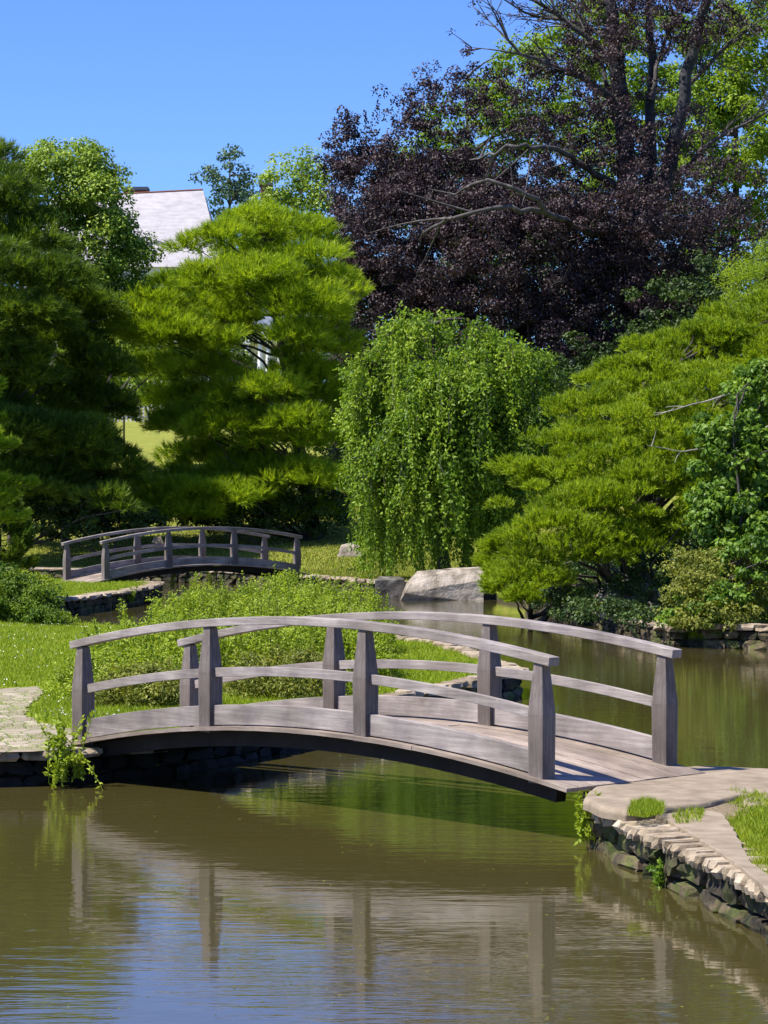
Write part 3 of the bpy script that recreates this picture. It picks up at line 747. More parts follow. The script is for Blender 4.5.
# maple on the left in front of house
broad_tree('maple_tree', 'rounded yellow green deciduous tree rising behind the dark pine at the left', 'tree', (wx(14, 107), 107),
           lobes_px([(70, 180, 105, 46, 38), (92, 200, 104, 32, 34), (45, 195, 104, 40, 44), (98, 238, 104, 38, 28), (130, 250, 104, 24, 18), (80, 270, 104, 44, 34), (110, 290, 105, 36, 24), (60, 315, 104, 36, 26), (105, 345, 125, 48, 36), (150, 320, 128, 34, 26), (165, 345, 130, 30, 30)]),
           L_MAPLE, 760, .58, 120, .16, wz(230, 107), .28, gap=.08, rough=.1, up=.7)
broad_tree('deciduous_tree', 'mid green leafy tree in front of the house wall between the two tall pines', 'tree', (wx(215, 140), 140),
           lobes_px([(130, 385, 138, 26, 14), (160, 385, 138, 34, 18), (150, 320, 140, 40, 28), (185, 300, 140, 30, 22), (120, 345, 140, 46, 26), (175, 350, 140, 50, 28), (215, 330, 140, 40, 50)]), L_MAPLE, 520, .75, 95, .22, wz(310, 140), .25, limbs=5)
# green trees behind the beech
BK = 'green trees behind the purple beech'
broad_tree('background_tree', 'bright green tree glimpsed behind the bare upper branches of the purple beech', 'tree', (wx(470, 160), 160),
           lobes_px([(545, 90, 160, 60, 50), (480, 130, 160, 55, 50), (560, 160, 160, 60, 60), (440, 190, 160, 50, 60), (500, 230, 160, 60, 60)]), L_BACK, 420, 1.0, 80, .28, wz(80, 160), .4, BK, gap=.22)
broad_tree('background_tree', 'tall green tree at the top right corner behind the purple beech', 'tree', (wx(735, 150), 150),
           lobes_px([(740, 60, 150, 55, 55), (680, 90, 150, 55, 60), (720, 130, 147, 60, 60), (650, 60, 150, 60, 50), (590, 40, 152, 50, 40), (760, 160, 150, 60, 70), (700, 200, 150, 55, 70), (640, 150, 150, 50, 60), (730, 280, 150, 70, 60), (780, 30, 150, 60, 60), (690, 330, 150, 60, 50)]), L_BACK, 1000, .95, 95, .26, wz(40, 150), .4, BK, gap=.2)
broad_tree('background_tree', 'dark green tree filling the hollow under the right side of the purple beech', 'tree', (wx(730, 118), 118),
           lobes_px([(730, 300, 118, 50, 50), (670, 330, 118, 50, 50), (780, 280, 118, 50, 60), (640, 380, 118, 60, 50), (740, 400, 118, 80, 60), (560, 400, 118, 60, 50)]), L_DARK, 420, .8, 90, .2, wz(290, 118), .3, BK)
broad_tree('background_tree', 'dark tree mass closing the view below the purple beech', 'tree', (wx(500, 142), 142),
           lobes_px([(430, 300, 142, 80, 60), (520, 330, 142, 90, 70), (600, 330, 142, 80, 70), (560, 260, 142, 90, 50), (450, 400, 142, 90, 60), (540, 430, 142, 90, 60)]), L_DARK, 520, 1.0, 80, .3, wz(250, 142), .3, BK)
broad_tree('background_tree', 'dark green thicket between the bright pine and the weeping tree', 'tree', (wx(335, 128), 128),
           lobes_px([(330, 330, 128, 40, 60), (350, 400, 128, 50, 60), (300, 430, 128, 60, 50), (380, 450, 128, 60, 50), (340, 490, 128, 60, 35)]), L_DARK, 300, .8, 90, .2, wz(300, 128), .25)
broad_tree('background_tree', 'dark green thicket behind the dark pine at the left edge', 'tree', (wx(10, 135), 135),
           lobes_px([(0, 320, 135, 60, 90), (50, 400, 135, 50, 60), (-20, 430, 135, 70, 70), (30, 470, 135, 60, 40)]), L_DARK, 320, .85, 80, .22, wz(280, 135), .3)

def beech():
    Y = 128; x, y = wx(640, Y), Y; z = gz(x, y); off = np.array([x, y, z])
    root = empty('purple_beech', off, 0, 'huge dark purple copper beech with grey bare limbs towering over the pond', 'beech tree')
    def P(px, py, dy=0): return np.array([wx(px, Y + dy), Y + dy, wz(py, Y + dy)])
    tr = MB()
    def stem(pts, r): 
        A = resample([tuple(P(*q)) for q in pts], 1.1); A[1:-1] += rng.normal(0, .07, A[1:-1].shape)
        tube(tr, A - off, np.linspace(r[0], r[1], len(A)), 10, wob=.05); return A
    s0 = stem([(640, 470), (637, 380), (632, 300), (632, 240)], (1.15, .8))
    s1 = stem([(632, 250), (628, 160), (620, 80), (610, 0), (604, -80)], (.55, .24))
    s2 = stem([(634, 250), (650, 170, .6), (652, 60, .9), (646, -60, 1)], (.36, .14))
    s3 = stem([(636, 260), (668, 180, -.8), (684, 90, -1.2), (706, 0, -1.6), (722, -70, -2)], (.5, .16))
    tr.build('trunk', M_BEECHBARK, root, True)
    lb = MB(); tips = []
    def limb(pts, r, sub=5, bare=1.0, depth=2):
        A = resample([tuple(P(*q)) for q in pts], .8); A[1:-1] += rng.normal(0, .09, A[1:-1].shape)
        tube(lb, A - off, np.linspace(r, r * .25, len(A)), 6); grow(A, r * .5, depth, sub)
    def grow(A, r, depth, sub):
        ln = np.linalg.norm(A[-1] - A[0])
        for i in range(sub):
            k = rng.integers(len(A) // 4, len(A)); a = A[k]; d = unit(A[k] - A[max(k - 2, 0)])
            dd = unit(d + rng.normal(0, .5, 3) + np.array([0, 0, .12])); l = ln * rng.uniform(.25, .5)
            c = bez(a, a + dd * l * .5 + np.array([0, 0, .05 * l]), a + dd * l + rng.normal(0, .1, 3) * l, 6)
            tube(lb, c - off, np.linspace(max(r * .55, .022), .012, 6), 4)
            if depth > 1: grow(c, r * .5, depth - 1, 5)
            else: tips.append(c[-1])
    limb([(622, 190), (590, 170, -1), (560, 150, -6), (520, 146, -10), (470, 160, -6)], .2, 6, depth=1)
    limb([(624, 240), (590, 232, -5), (545, 212, -10), (500, 205, -12), (455, 215, -12), (425, 232, -9)], .24, 5, depth=1)
    limb([(545, 212, -10), (520, 188, -12), (480, 180, -12), (445, 196, -9)], .14, 4, depth=1)
    limb([(620, 110), (590, 80, -1), (560, 68, -2), (530, 60, -3), (508, 40, -3)], .24, 12, depth=2)
    limb([(612, 60), (580, 30, 0), (540, 5, -1), (500, -20, -1)], .2, 12)
    limb([(610, 40), (570, 20, 1), (530, 15, 1), (505, 0, 1)], .16, 12)
    limb([(668, 190), (700, 150, -2), (730, 130, -3), (770, 110, -4)], .2, 8)
    limb([(640, 300), (700, 260, -3), (740, 240, -4), (790, 230, -5)], .2, 8)
    limb([(684, 90), (720, 50, 0), (760, 20, 0)], .15, 9)
    limb([(620, 130), (600, 60, 1), (560, -20, 2)], .15, 9)
    limb([(650, 100), (665, 40, 1), (680, -30, 1)], .15, 9)
    limb([(632, 300), (560, 310, -4), (500, 330, -6), (440, 350, -7)], .2, 7)
    lb.build('limbs', M_GREYBARK, root, True)
    L = Leaves()
    lob = lobes_px([(415, 245, 126, 78, 70, .9), (500, 270, 124, 100, 80, .8), (390, 310, 125, 62, 66, .9), (580, 320, 124, 100, 80, .7), (500, 345, 124, 100, 65, .7), (450, 210, 126, 66, 60), (375, 190, 128, 42, 46),
                    (650, 290, 127, 70, 70), (560, 235, 123, 70, 45), (620, 380, 124, 90, 50), (400, 370, 126, 60, 60)])
    C, O = lobe_points(lob, 3600, .14, .04, .3, .10)
    C = C[C[:, 2] > gz(x, 120) + 1]
    clump_leaves(L, C, .60 * rng.uniform(.6, 1.3, len(C)), 130, .145, .6, .35, .7, up=.25)
    # thinner sprays
    lob = lobes_px([(350, 128, 128, 20, 22), (345, 155, 128, 28, 20), (430, 120, 127, 40, 40), (470, 110, 126, 60, 50), (420, 160, 126, 50, 40), (620, 150, 126, 90, 60), (700, 190, 124, 60, 50), (720, 240, 122, 70, 50), (560, 180, 126, 80, 50), (640, 20, 126, 80, 50), (560, 90, 127, 60, 50), (700, 20, 127, 60, 30), (655, 200, 120, 60, 40), (350, 230, 126, 24, 40)])
    C, O = lobe_points(lob, 1500, .35, .22, .4, .2)
    clump_leaves(L, C, .5 * rng.uniform(.5, 1.3, len(C)), 60, .16, .6, .35, .7, up=.25)
    T = np.array(tips); T = T[rng.random(len(T)) < .55]
    clump_leaves(L, T, np.full(len(T), .28), 14, .14, .6, .3, .8)
    # spiky upright sprays at the left tip
    for (px, py) in ((335, 128), (347, 118), (358, 125), (378, 108), (370, 118), (340, 158), (326, 160), (405, 118), (430, 88), (455, 80), (470, 92), (412, 95)):
        a = P(px - 2, py + 24); b = P(px + rng.uniform(-6, 2), py - 6)
        n = 70; t = rng.uniform(0, 1, n)[:, None]; q = a + (b - a) * t + rng.normal(0, .16, (n, 3)) * (1.1 - t)
        L.add(q, unit(np.array([0, 0, 1.]) + rng.normal(0, .6, (n, 3))), rdir(n), .17 * rng.uniform(.7, 1.2, n), .09, rng.uniform(.1, .6, n))
    L.build('crown', L_BEECH, root)
beech()

# tiered pines
def prof_bright(t, az):
    tt = (0, .12, .30, .47, .60, .72, .86, 1)
    l = np.interp(t, (0, .1, .2, .32, .45, .55, .66, .78, .9, 1), (7.2, 7.4, 5.8, 6.4, 8.4, 7.8, 4.6, 2.4, 1.4, .5)); r = np.interp(t, tt, (1.6, 1.7, 2.2, 3.0, 2.9, 2.4, 1.4, .4)); m = np.interp(t, tt, (4, 4.4, 4.6, 4.6, 3.6, 2.6, 1.5, .4))
    c = math.cos(az); return m + (l - m) * max(0, -c) + (r - m) * max(0, c)
PG = 'tall pines behind the pond'
def prof_dark(t, az): return 6.2 * (1 - t) ** .9 + .5
pine('shaded low pine beside the dark pine at the edge of the hillside lawn', (wx(66, 106), 106), wz(385, 106), lambda t, a: 3.0 * (1 - t) ** .7 + .4, 52, L_PINED, PG, per=190, nn=18, nlen=.25, nwid=.042, r0=.2, zb=wz(520, 112), rise=.1)
pine('pale yellow green pine reaching in from the left edge of the pond', (wx(-34, 58), 58), wz(330, 58), lambda t, a: 1.45 * (1 - t) ** .5 + .2, 40, L_PINE, PG, per=120, nn=20, nlen=.16, nwid=.022, r0=.12, zb=wz(520, 58), rise=-.05, slen=.2)

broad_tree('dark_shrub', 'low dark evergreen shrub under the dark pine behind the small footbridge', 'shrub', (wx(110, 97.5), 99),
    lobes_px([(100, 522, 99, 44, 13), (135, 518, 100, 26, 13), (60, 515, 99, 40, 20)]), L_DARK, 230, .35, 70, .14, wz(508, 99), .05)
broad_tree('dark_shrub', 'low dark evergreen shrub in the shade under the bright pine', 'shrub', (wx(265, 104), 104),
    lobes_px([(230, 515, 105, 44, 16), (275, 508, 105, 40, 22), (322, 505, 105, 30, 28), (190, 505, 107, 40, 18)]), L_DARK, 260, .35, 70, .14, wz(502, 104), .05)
# weeping tree
def weeping():
    Y = 81; x, y = wx(445, Y), Y; z = gz(x, y); off = np.array([x, y, z])
    root = empty('weeping_tree', off, 0, 'weeping tree with hanging light green curtains behind the big boulder', 'weeping tree')
    tp = trunk_curve(x, y, z - .2, wz(325, Y), (-.4, 0)); tr = MB(); tube(tr, tp - off, np.linspace(.22, .04, len(tp)), 9, wob=.05); tr.build('trunk', M_BARK, root, True)
    L = Leaves(); st = MB()
    lob = lobes_px([(408, 338, Y - .6, 24, 24), (432, 330, Y + .5, 22, 20), (385, 372, Y - 1, 28, 26), (374, 410, Y, 24, 30), (468, 338, Y, 26, 16), (500, 352, Y - .8, 28, 22), (530, 368, Y + .3, 22, 20), (546, 400, Y, 10, 20), (445, 372, Y - 1.8, 34, 22), (420, 405, Y - 2.2, 30, 24), (480, 395, Y - 2.2, 32, 26), (525, 420, Y - 1, 28, 26), (440, 410, Y, 60, 50), (390, 445, Y - 1.2, 30, 24), (500, 455, Y - 1.2, 36, 26), (440, 460, Y - 2.2, 32, 22)])
    C, O = lobe_points(lob, 1750, .12, .36, .7, rough=.17)
    for c, o in zip(C, O):
        n = 12; d = unit(np.array([o[0], o[1], 0])); ln = rng.uniform(.25, 2.6) ** 1.0 * (1 if o[2] < .5 else .6)
        zend = max(c[2] - ln, gz(x, y) + .2 + rng.uniform(0, .4)); ln = c[2] - zend
        t = np.linspace(0, 1, n)
        pts = c + d * (.35 * np.sin(t * 1.6))[:, None] * min(1, ln) + np.stack([rng.normal(0, .06, n).cumsum(), rng.normal(0, .06, n).cumsum(), -ln * t ** 1.3 + .12 * np.sin(t * 3)], 1)
        if rng.random() < .6: tube(st, pts[::3] - off, np.full(4, .008), 3)
        m = int(18 + 34 * ln); u = rng.uniform(0, 1, m)
        P = np.stack([np.interp(u, t, pts[:, q]) for q in range(3)], 1) + rng.normal(0, .09, (m, 3))
        D = unit(rng.normal(0, .7, (m, 3)) + d * .3 + np.array([0, 0, -.7])); 
        L.add(P, D, unit(rdir(m) + d * .8 + np.array([0, 0, .4])), .15 * rng.uniform(.7, 1.2, m), .075 * rng.uniform(.8, 1.2, m), np.clip(.5 + .9 * mnoise.noise(Vector(c * .9)) + rng.uniform(-.2, .2) + rng.normal(0, .13, m), 0, 1))
    # long curtains to the ground
    for i in range(280):
        a = rng.normal(0, .12) + rng.integers(0, 26) / 26 * 2 * math.pi; rr = rng.uniform(.55, 1.0)
        cx, cy = wx(442, Y) + math.cos(a) * 2.9 * rr, Y + math.sin(a) * 2.5 * rr
        zt = wz(rng.uniform(400, 470), Y); zb_ = max(gz(cx, cy), .2) + rng.uniform(.05, 1.3); n = 8; t = np.linspace(0, 1, n)
        pts = np.stack([cx + rng.normal(0, .05, n).cumsum(), cy + rng.normal(0, .05, n).cumsum(), zt + (zb_ - zt) * t], 1)
        m = int(34 * (zt - zb_)); u = rng.uniform(0, 1, m)
        P = np.stack([np.interp(u, t, pts[:, q]) for q in range(3)], 1) + rng.normal(0, .05, (m, 3))
        L.add(P, unit(rng.normal(0, .5, (m, 3)) + np.array([0, 0, -1])), rdir(m), .13 * rng.uniform(.7, 1.2, m), .06, np.clip(rng.uniform(.1, .7) + rng.normal(0, .12, m), 0, 1))
    lb = MB(); limbs_to(lb, tp, C[rng.choice(len(C), 26, False)], .07, 5, .3, .012); lb.v = [v - off for v in lb.v]; lb.build('limbs', M_BARK, root, True)
    st.build('twigs', M_BARK, root); L.build('crown', L_WILLOW, root)
weeping()

# big spreading pine on the right: cushions of upright shoots
def cushion_pine(label, base, lobes, mat, nclump, clr, per, nn, nlen, nwid, limbs=40, name='spreading_pine', lo=None, height=None, r0=.22, hole=None, lean=(0, 0), group=None, flat=.55, upw=.55, omin=-.55, inner=.06, gap=0):
    x, y = base; z = gz(x, y); off = np.array([x, y, z])
    root = empty(name, off, 0, label, 'pine tree', group)
    C, O = lobe_points(lobes, nclump, inner, gap, .9, rough=.07)
    k = (C[:, 2] > z + .1) & (O[:, 2] > omin)
    if hole:
        kx = CX + F * C[:, 0] / C[:, 1]; ky = CY - F * (C[:, 2] - HC) / C[:, 1]; k &= ((kx - hole[0]) / hole[2]) ** 2 + ((ky - hole[1]) / hole[3]) ** 2 > 1
    C = C[k]; O = O[k]
    tp = trunk_curve(x, y, z - .2, height, lean); tr = MB(); tube(tr, tp - off, np.linspace(r0, .05, len(tp)), 9, wob=.05); tr.build('trunk', M_BARK, root, True)
    lb = MB(); limbs_to(lb, tp, C[rng.choice(len(C), limbs, False)], .08, 5, .05, .015); lb.v = [v - off for v in lb.v]; lb.build('limbs', M_BARK, root, True)
    kk = len(C); idx = np.repeat(np.arange(kk), per); R = clr * rng.uniform(.6, 1.35, kk)
    d = rdir(len(idx)); d[:, 2] = np.abs(d[:, 2]) * 1.0 - .15
    P = C[idx] + d * R[idx][:, None] * np.array([1, 1, flat]) * rng.uniform(.55, 1, len(idx))[:, None]
    Sd = unit(d * .6 + O[idx] * .35 + np.array([0, 0, upw]) + rng.normal(0, .25, d.shape))
    tc = rng.uniform(.2, .8, kk)
    L = Leaves(); shoots_needles(L, P, Sd, nn, nlen, nwid, .65, nlen * 1.2, tint=np.clip(tc[idx] + rng.normal(0, .1, len(idx)), 0, 1))
    L.build('crown', mat, root, needle=True)
    return root
cushion_pine('big spreading bright green pine leaning over the pond on the right', (wx(640, 60), 60),
    lobes_px([(740, 345, 62, 60, 32), (690, 370, 61, 60, 40), (640, 400, 60, 58, 40), (600, 430, 59, 50, 36), (560, 470, 58, 48, 34), (545, 500, 57, 44, 34), (610, 480, 57, 60, 44), (660, 450, 57, 60, 50), (720, 420, 58, 60, 50),
              (770, 380, 61, 60, 50), (600, 520, 55.5, 48, 32), (650, 510, 55.5, 50, 38), (560, 545, 55, 50, 26), (530, 575, 55, 32, 20), (700, 480, 56, 46, 40), (800, 330, 63, 60, 40), (610, 552, 55.5, 46, 22), (665, 545, 57, 40, 24)]),
    L_PINEF, 900, .38, 46, 14, .13, .024, gap=.18, limbs=80, height=wz(420, 60), r0=.2)
cushion_pine('low pine cushion dipping to the water under the spreading pine', (wx(530, 60.5), 60.5),
    lobes_px([(520, 585, 60, 28, 16), (545, 598, 59, 34, 12), (505, 560, 61, 18, 22)]), L_PINEF, 110, .3, 40, 14, .13, .024, limbs=8, height=wz(585, 60), r0=.06, name='spreading_pine')
# upper right green shrubby crown
broad_tree('deciduous_tree', 'fresh green leafy tree above the spreading pine at the right edge', 'tree', (wx(765, 70), 70),
    lobes_px([(758, 285, 70, 36, 26), (790, 270, 70, 40, 34), (760, 310, 70, 30, 26), (790, 320, 70, 30, 30)]), L_PINEF, 130, .45, 150, .09, wz(280, 70), .12, asp=.3)

def jl(lst, Y, spread, df=.9, zf=1.25):
    return lobes_px([(a, b, Y + rng.uniform(-spread, spread), c, d * zf, df) for a, b, c, d in lst])
cushion_pine('bright yellow green white pine with feathery tiers standing in front of the house', (wx(316, 106), 106),
    jl([(256, 212, 9, 9), (252, 228, 20, 11), (280, 232, 22, 13), (228, 240, 22, 9), (304, 242, 24, 14), (262, 256, 40, 14), (312, 270, 32, 17), (196, 250, 16, 6), (222, 282, 36, 13), (178, 290, 40, 10), (148, 312, 34, 11),
        (200, 315, 44, 13), (255, 300, 38, 15), (302, 308, 36, 18), (336, 292, 20, 12), (138, 338, 24, 10), (185, 345, 46, 12), (228, 330, 30, 12), (300, 372, 34, 17), (325, 345, 26, 16), (205, 374, 34, 10), (165, 372, 34, 10), (195, 402, 44, 11), (252, 400, 44, 14),
        (322, 398, 24, 17), (232, 430, 52, 13), (184, 426, 28, 9), (292, 440, 46, 13), (334, 440, 20, 12), (215, 462, 50, 12), (165, 488, 32, 10), (205, 498, 52, 11), (255, 478, 50, 14), (170, 512, 44, 9), (302, 482, 40, 12), (240, 514, 46, 10), (300, 515, 40, 9)], 106, 3.2) + jl([(266, 278, 34, 13), (284, 303, 30, 13), (296, 338, 22, 8), (275, 392, 26, 10), (300, 425, 26, 10), (165, 330, 40, 12), (230, 350, 14, 10)], 102.6, .6),
    L_PINE, 1750, .56, 27, 15, .30, .027, limbs=70, name='pine_tree', height=wz(205, 106), r0=.36, lean=(-2.3, 0), hole=(258, 353, 27, 21), group=PG, flat=.45, upw=.35, omin=-.5, inner=.1)
cushion_pine('tall dark green pine filling the left edge behind the lawn', (wx(-14, 100), 100),
    jl([(0, 166, 9, 12), (8, 186, 20, 13), (-4, 215, 32, 17), (26, 245, 32, 15), (-8, 272, 40, 18), (46, 282, 36, 14), (78, 312, 32, 13), (22, 320, 44, 16), (62, 350, 44, 15), (94, 372, 28, 13), (0, 370, 46, 20), (50, 402, 52, 17), (102, 412, 24, 13),
        (5, 440, 56, 20), (72, 446, 46, 17), (108, 470, 26, 13), (15, 490, 56, 18), (82, 494, 44, 13), (112, 506, 24, 9), (-30, 330, 50, 30), (-30, 420, 50, 34)], 100, 3.0),
    L_PINED, 1500, .58, 28, 15, .30, .028, limbs=60, name='pine_tree', height=wz(160, 100), r0=.38, lean=(.5, 0), group=PG, flat=.45, upw=.3, omin=-.5, inner=.12)

def dead_branches():
    root = None
    for (pts, lab) in (([(770, 380), (735, 392), (705, 402), (660, 414)], 'bare grey branch crossing the spreading pine, the uppermost one'), ([(772, 425), (740, 440), (715, 447), (680, 452), (645, 446)], 'bare grey branch with curled tip in the middle of the spreading pine'), ([(775, 400), (758, 422), (735, 440), (716, 444)], 'short bare grey branch above the vine')):
        mb = MB(); A = np.array([(wx(a, 53.5), 53.5 - i * .15, wz(b, 53.5)) for i, (a, b) in enumerate(pts)]); off = A[0]
        A = resample(A, .1); A[1:] += rng.normal(0, .012, A[1:].shape).cumsum(0) * .3; tube(mb, A - off, np.linspace(.03, .006, len(A)), 5)
        for k in range(10):
            i = rng.integers(2, len(A) - 1); d = unit(unit(A[i] - A[i - 1]) + rng.normal(0, .5, 3)); l = rng.uniform(.15, .5)
            tube(mb, bez(A[i], A[i] + d * l * .5, A[i] + d * l + rng.normal(0, .05, 3), 5) - off, np.linspace(.012, .004, 5), 4)
        o = mb.build('bare_branch', M_DEADWOOD); o.location = off; tag(o, lab, 'branch', 'bare branches in front of the pine')
dead_branches()

# vines and shrubs on the right
broad_tree('vine_bush', 'upright leafy vine climbing beside the spreading pine at the right edge', 'vine', (wx(735, 50.5), 50.5),
    lobes_px([(722, 430, 51, 22, 26), (716, 470, 50.8, 22, 30), (722, 510, 50.6, 26, 30), (752, 480, 51, 28, 60), (760, 400, 52, 26, 40), (745, 540, 50.5, 36, 30), (790, 460, 51, 30, 80)]), L_VINE, 380, .24, 60, .125, wz(420, 51), .06, asp=.75, droop=.4, gap=.1)
broad_tree('shrub', 'mixed olive and green shrub hanging over the stone edge at the right', 'shrub', (wx(715, 50), 50),
    lobes_px([(715, 580, 49.8, 44, 32), (690, 610, 49.4, 26, 34), (745, 590, 49.8, 40, 36), (725, 618, 49.0, 36, 22), (700, 628, 48.8, 30, 16), (790, 590, 50, 36, 40)]), L_OLIVE, 330, .22, 60, .085, wz(570, 50), .05, asp=.5)
broad_tree('shrub', 'glossy green leafy shrub low over the water beside the right end of the bridge', 'shrub', (wx(700, 49.6), 49.6),
    lobes_px([(700, 615, 49.2, 30, 26), (672, 625, 49.2, 16, 16), (730, 600, 49, 20, 20), (755, 560, 49.4, 30, 20)]), L_VINE, 120, .2, 55, .10, wz(600, 49.6), .04, asp=.75, droop=.4)
broad_tree('dark_shrub', 'dark shrub filled out to darken the hollow below the spreading pine', 'shrub', (wx(655, 55), 55),
    lobes_px([(655, 590, 55.5, 34, 34), (600, 606, 56, 50, 24), (690, 560, 55, 30, 40), (640, 560, 60, 60, 40), (570, 612, 58, 40, 20), (640, 618, 52.5, 36, 18), (600, 614, 51.5, 46, 17), (650, 622, 50, 34, 16), (566, 622, 55, 28, 12), (600, 570, 64, 60, 40), (680, 560, 62, 60, 50), (740, 560, 60, 50, 50), (560, 585, 64, 50, 24)]), L_DARK, 620, .25, 60, .09, wz(570, 55), .05)  # dark lobes added so the hollow reads as deep shade

# shrubs on the left
broad_tree('shrub', 'rounded dark shrub on the lawn at the left edge of the water', 'shrub', (wx(18, 52), 52),
    lobes_px([(18, 598, 52, 34, 22), (-10, 595, 52, 36, 26), (42, 606, 51.5, 22, 18), (50, 618, 51, 22, 10)]), L_LAWNBUSH, 230, .2, 90, .065, wz(590, 52), .05, up=.8)
broad_tree('shrub', 'light green leaves painting the lit top of the rounded dark shrub on the left', 'shrub', (wx(8, 53.5), 53.5),
    lobes_px([(10, 582, 53.5, 40, 9), (45, 592, 53, 20, 8), (60, 622, 51, 14, 8)]), L_SHRUB, 90, .14, 60, .06, wz(585, 53), .03)  # lighter leaf colour stands for sun on the bush's top edge
pine('small feathery conifer at the left edge in front of the dark pine', (wx(2, 64), 64), wz(505, 64), lambda t, a: .95 * (1 - t) ** .7 + .15, 34, L_PINED, None, per=150, nn=18, nlen=.12, nwid=.022, r0=.06, zb=wz(572, 64), rise=.6, slen=.15)

# ------------------------------------------------------------------ weedy shrubs on the point behind the bridge
def weed_shrub(x, y, rx, ry, h, label, n=150, mat=L_SHRUB, shoots=26, leaf=.055):
    z = gz(x, y); off = np.array([x, y, z]); root = empty('weedy_shrub', off, 0, label, 'shrub', 'weedy shrubs on the point behind the large bridge')
    L = Leaves(); st = MB()
    lob = [(np.array([x, y, z + h * .35]), np.array([rx, ry, h * .5]), 1.0)]
    C, O = lobe_points(lob, n, .2, 0, rough=.15); C = C[C[:, 2] > z]
    clump_leaves(L, C, .15 * rng.uniform(.6, 1.4, len(C)), 60, leaf, .45, .0, .9, up=.6)
    for i in range(shoots):
        a = rng.uniform(0, 6.28); r = math.sqrt(rng.uniform(0, 1)); p = np.array([x + math.cos(a) * rx * r, y + math.sin(a) * ry * r, z + h * .15])
        top = np.array([p[0] + rng.normal(0, .12), p[1] + rng.normal(0, .12), z + h * rng.uniform(.75, 1.2) * (1.05 - .35 * r * r)])
        c = bez(p, (p + top) / 2 + rng.normal(0, .05, 3), top, 6); tube(st, c - off, np.linspace(.008, .003, 6), 3)
        m = 70; u = rng.uniform(.15, 1, m); P = np.stack([np.interp(u, np.linspace(0, 1, 6), c[:, q]) for q in range(3)], 1)
        L.add(P, unit(rdir(m) + np.array([0, 0, .7])), rdir(m), leaf * 1.2 * rng.uniform(.7, 1.2, m) * (1.2 - .5 * u), leaf * .5, np.clip(rng.uniform(.4, .9) + rng.normal(0, .1, m), 0, 1))
    st.build('stems', M_BARK, root); L.build('foliage', mat, root)
for (px, Y, rx, ry, h, lab, mt) in (
    (120, 31.5, .75, .8, .62, 'low weedy shrub seen between the first two posts at the left bridge end', L_SHRUB),
    (165, 34, .9, 1.0, .95, 'weedy shrub rising behind the left part of the near handrail', L_SHRUB),
    (150, 30, .6, .5, .5, 'short olive weeds just above the left kick board', L_OLIVE),
    (240, 33, .95, 1.0, 1.0, 'weedy shrub behind the second and third posts of the near railing', L_SHRUB),
    (225, 39, 1.2, 1.2, 1.15, 'taller light weedy shrub whose tips show over the crown of the near handrail', L_SHRUB),
    (300, 36, 1.0, 1.2, 1.05, 'weedy shrub behind the middle of the large bridge', L_SHRUB),
    (285, 31.6, .7, .7, .6, 'dark olive weeds low behind the middle of the large bridge', L_OLIVE),
    (330, 42, 1.0, 1.4, 1.25, 'tall light weedy shrub nearest the flat rock', L_SHRUB),
    (285, 45, 1.0, 1.2, 1.3, 'tall weedy shrub at the back of the point below the small bridge', L_SHRUB),
    (215, 46, .8, 1.0, .9, 'weedy shrub at the water channel left of the point', L_SHRUB),
    (345, 35, .7, .9, .75, 'weedy shrub ending at the grass strip right of the middle posts', L_SHRUB),
    (362, 41, .5, .8, .8, 'small weedy shrub at the right end of the weeds', L_SHRUB)):
    weed_shrub(wx(px, Y), Y, rx, ry, h, lab, n=int(120 * rx * 2.1), mat=mt, shoots=int(30 * rx))

def plant(x, y, z, h, n, label, spread=.2, leaf=.07, mat=L_SHRUB, hang=False, cat='plant', name='leafy_plant', group=None):
    off = np.array([x, y, z]); root = empty(name, off, 0, label, cat, group); L = Leaves(); st = MB()
    for i in range(n):
        d = np.array([rng.normal(0, spread), rng.normal(0, spread), h * rng.uniform(.55, 1.05) * (-1 if hang else 1)])
        p0 = off + np.array([rng.normal(0, .05), rng.normal(0, .05), 0])
        c = bez(p0, p0 + d * .5 + np.array([0, 0, .08 if hang else .02]), p0 + d, 6); tube(st, c - off, np.linspace(.005, .002, 6), 3)
        m = 38; u = rng.uniform(.1, 1, m); P = np.stack([np.interp(u, np.linspace(0, 1, 6), c[:, q]) for q in range(3)], 1)
        L.add(P, unit(rdir(m) + np.array([0, 0, -.3 if hang else .5])), rdir(m), leaf * rng.uniform(.6, 1.2, m), leaf * .45, np.clip(rng.uniform(.3, .9) + rng.normal(0, .1, m), 0, 1))
    st.build('stems', L_SHRUB, root); L.build('leaves', mat, root)
plant(-3.12, 24.2, .05, .62, 16, 'leafy weed growing from the bank at the left foot of the large bridge', .13, .07)
plant(-3.0, 24.15, .30, .3, 14, 'weed hanging over the dark bank beside the left bridge foot', .12, .06, hang=True)
plant(1.60, 19.82, .05, .38, 12, 'yellow green weed climbing the wall at the right bridge foot', .04, .06)
plant(1.58, 19.84, .34, .28, 10, 'weed trailing to the water at the right bridge foot', .04, .055, hang=True)
plant(1.93, 17.75, .0, .16, 6, 'tiny green sprig in the gap under the right hand coping', .05, .05, mat=L_VINE)
for i, (px, py, h, lab) in enumerate(((125, 632, .7, 'single tall weed standing in the channel left of the weedy shrubs'), (95, 655, .35, 'short weed beside the top of the left post'), (172, 590, .9, 'upright weed at the tip of the lawn point'), (118, 600, .45, 'small weed on the stone edge of the lawn point'), (196, 600, .8, 'upright weed right of the lawn point'), (210, 588, .7, 'slim weed in front of the small footbridge'), (134, 603, .5, 'small weed hanging by the pale stone edge'))):
    p = gp(px, py, .1); plant(p[0], p[1], .1, h, 7, lab, .1, .07)
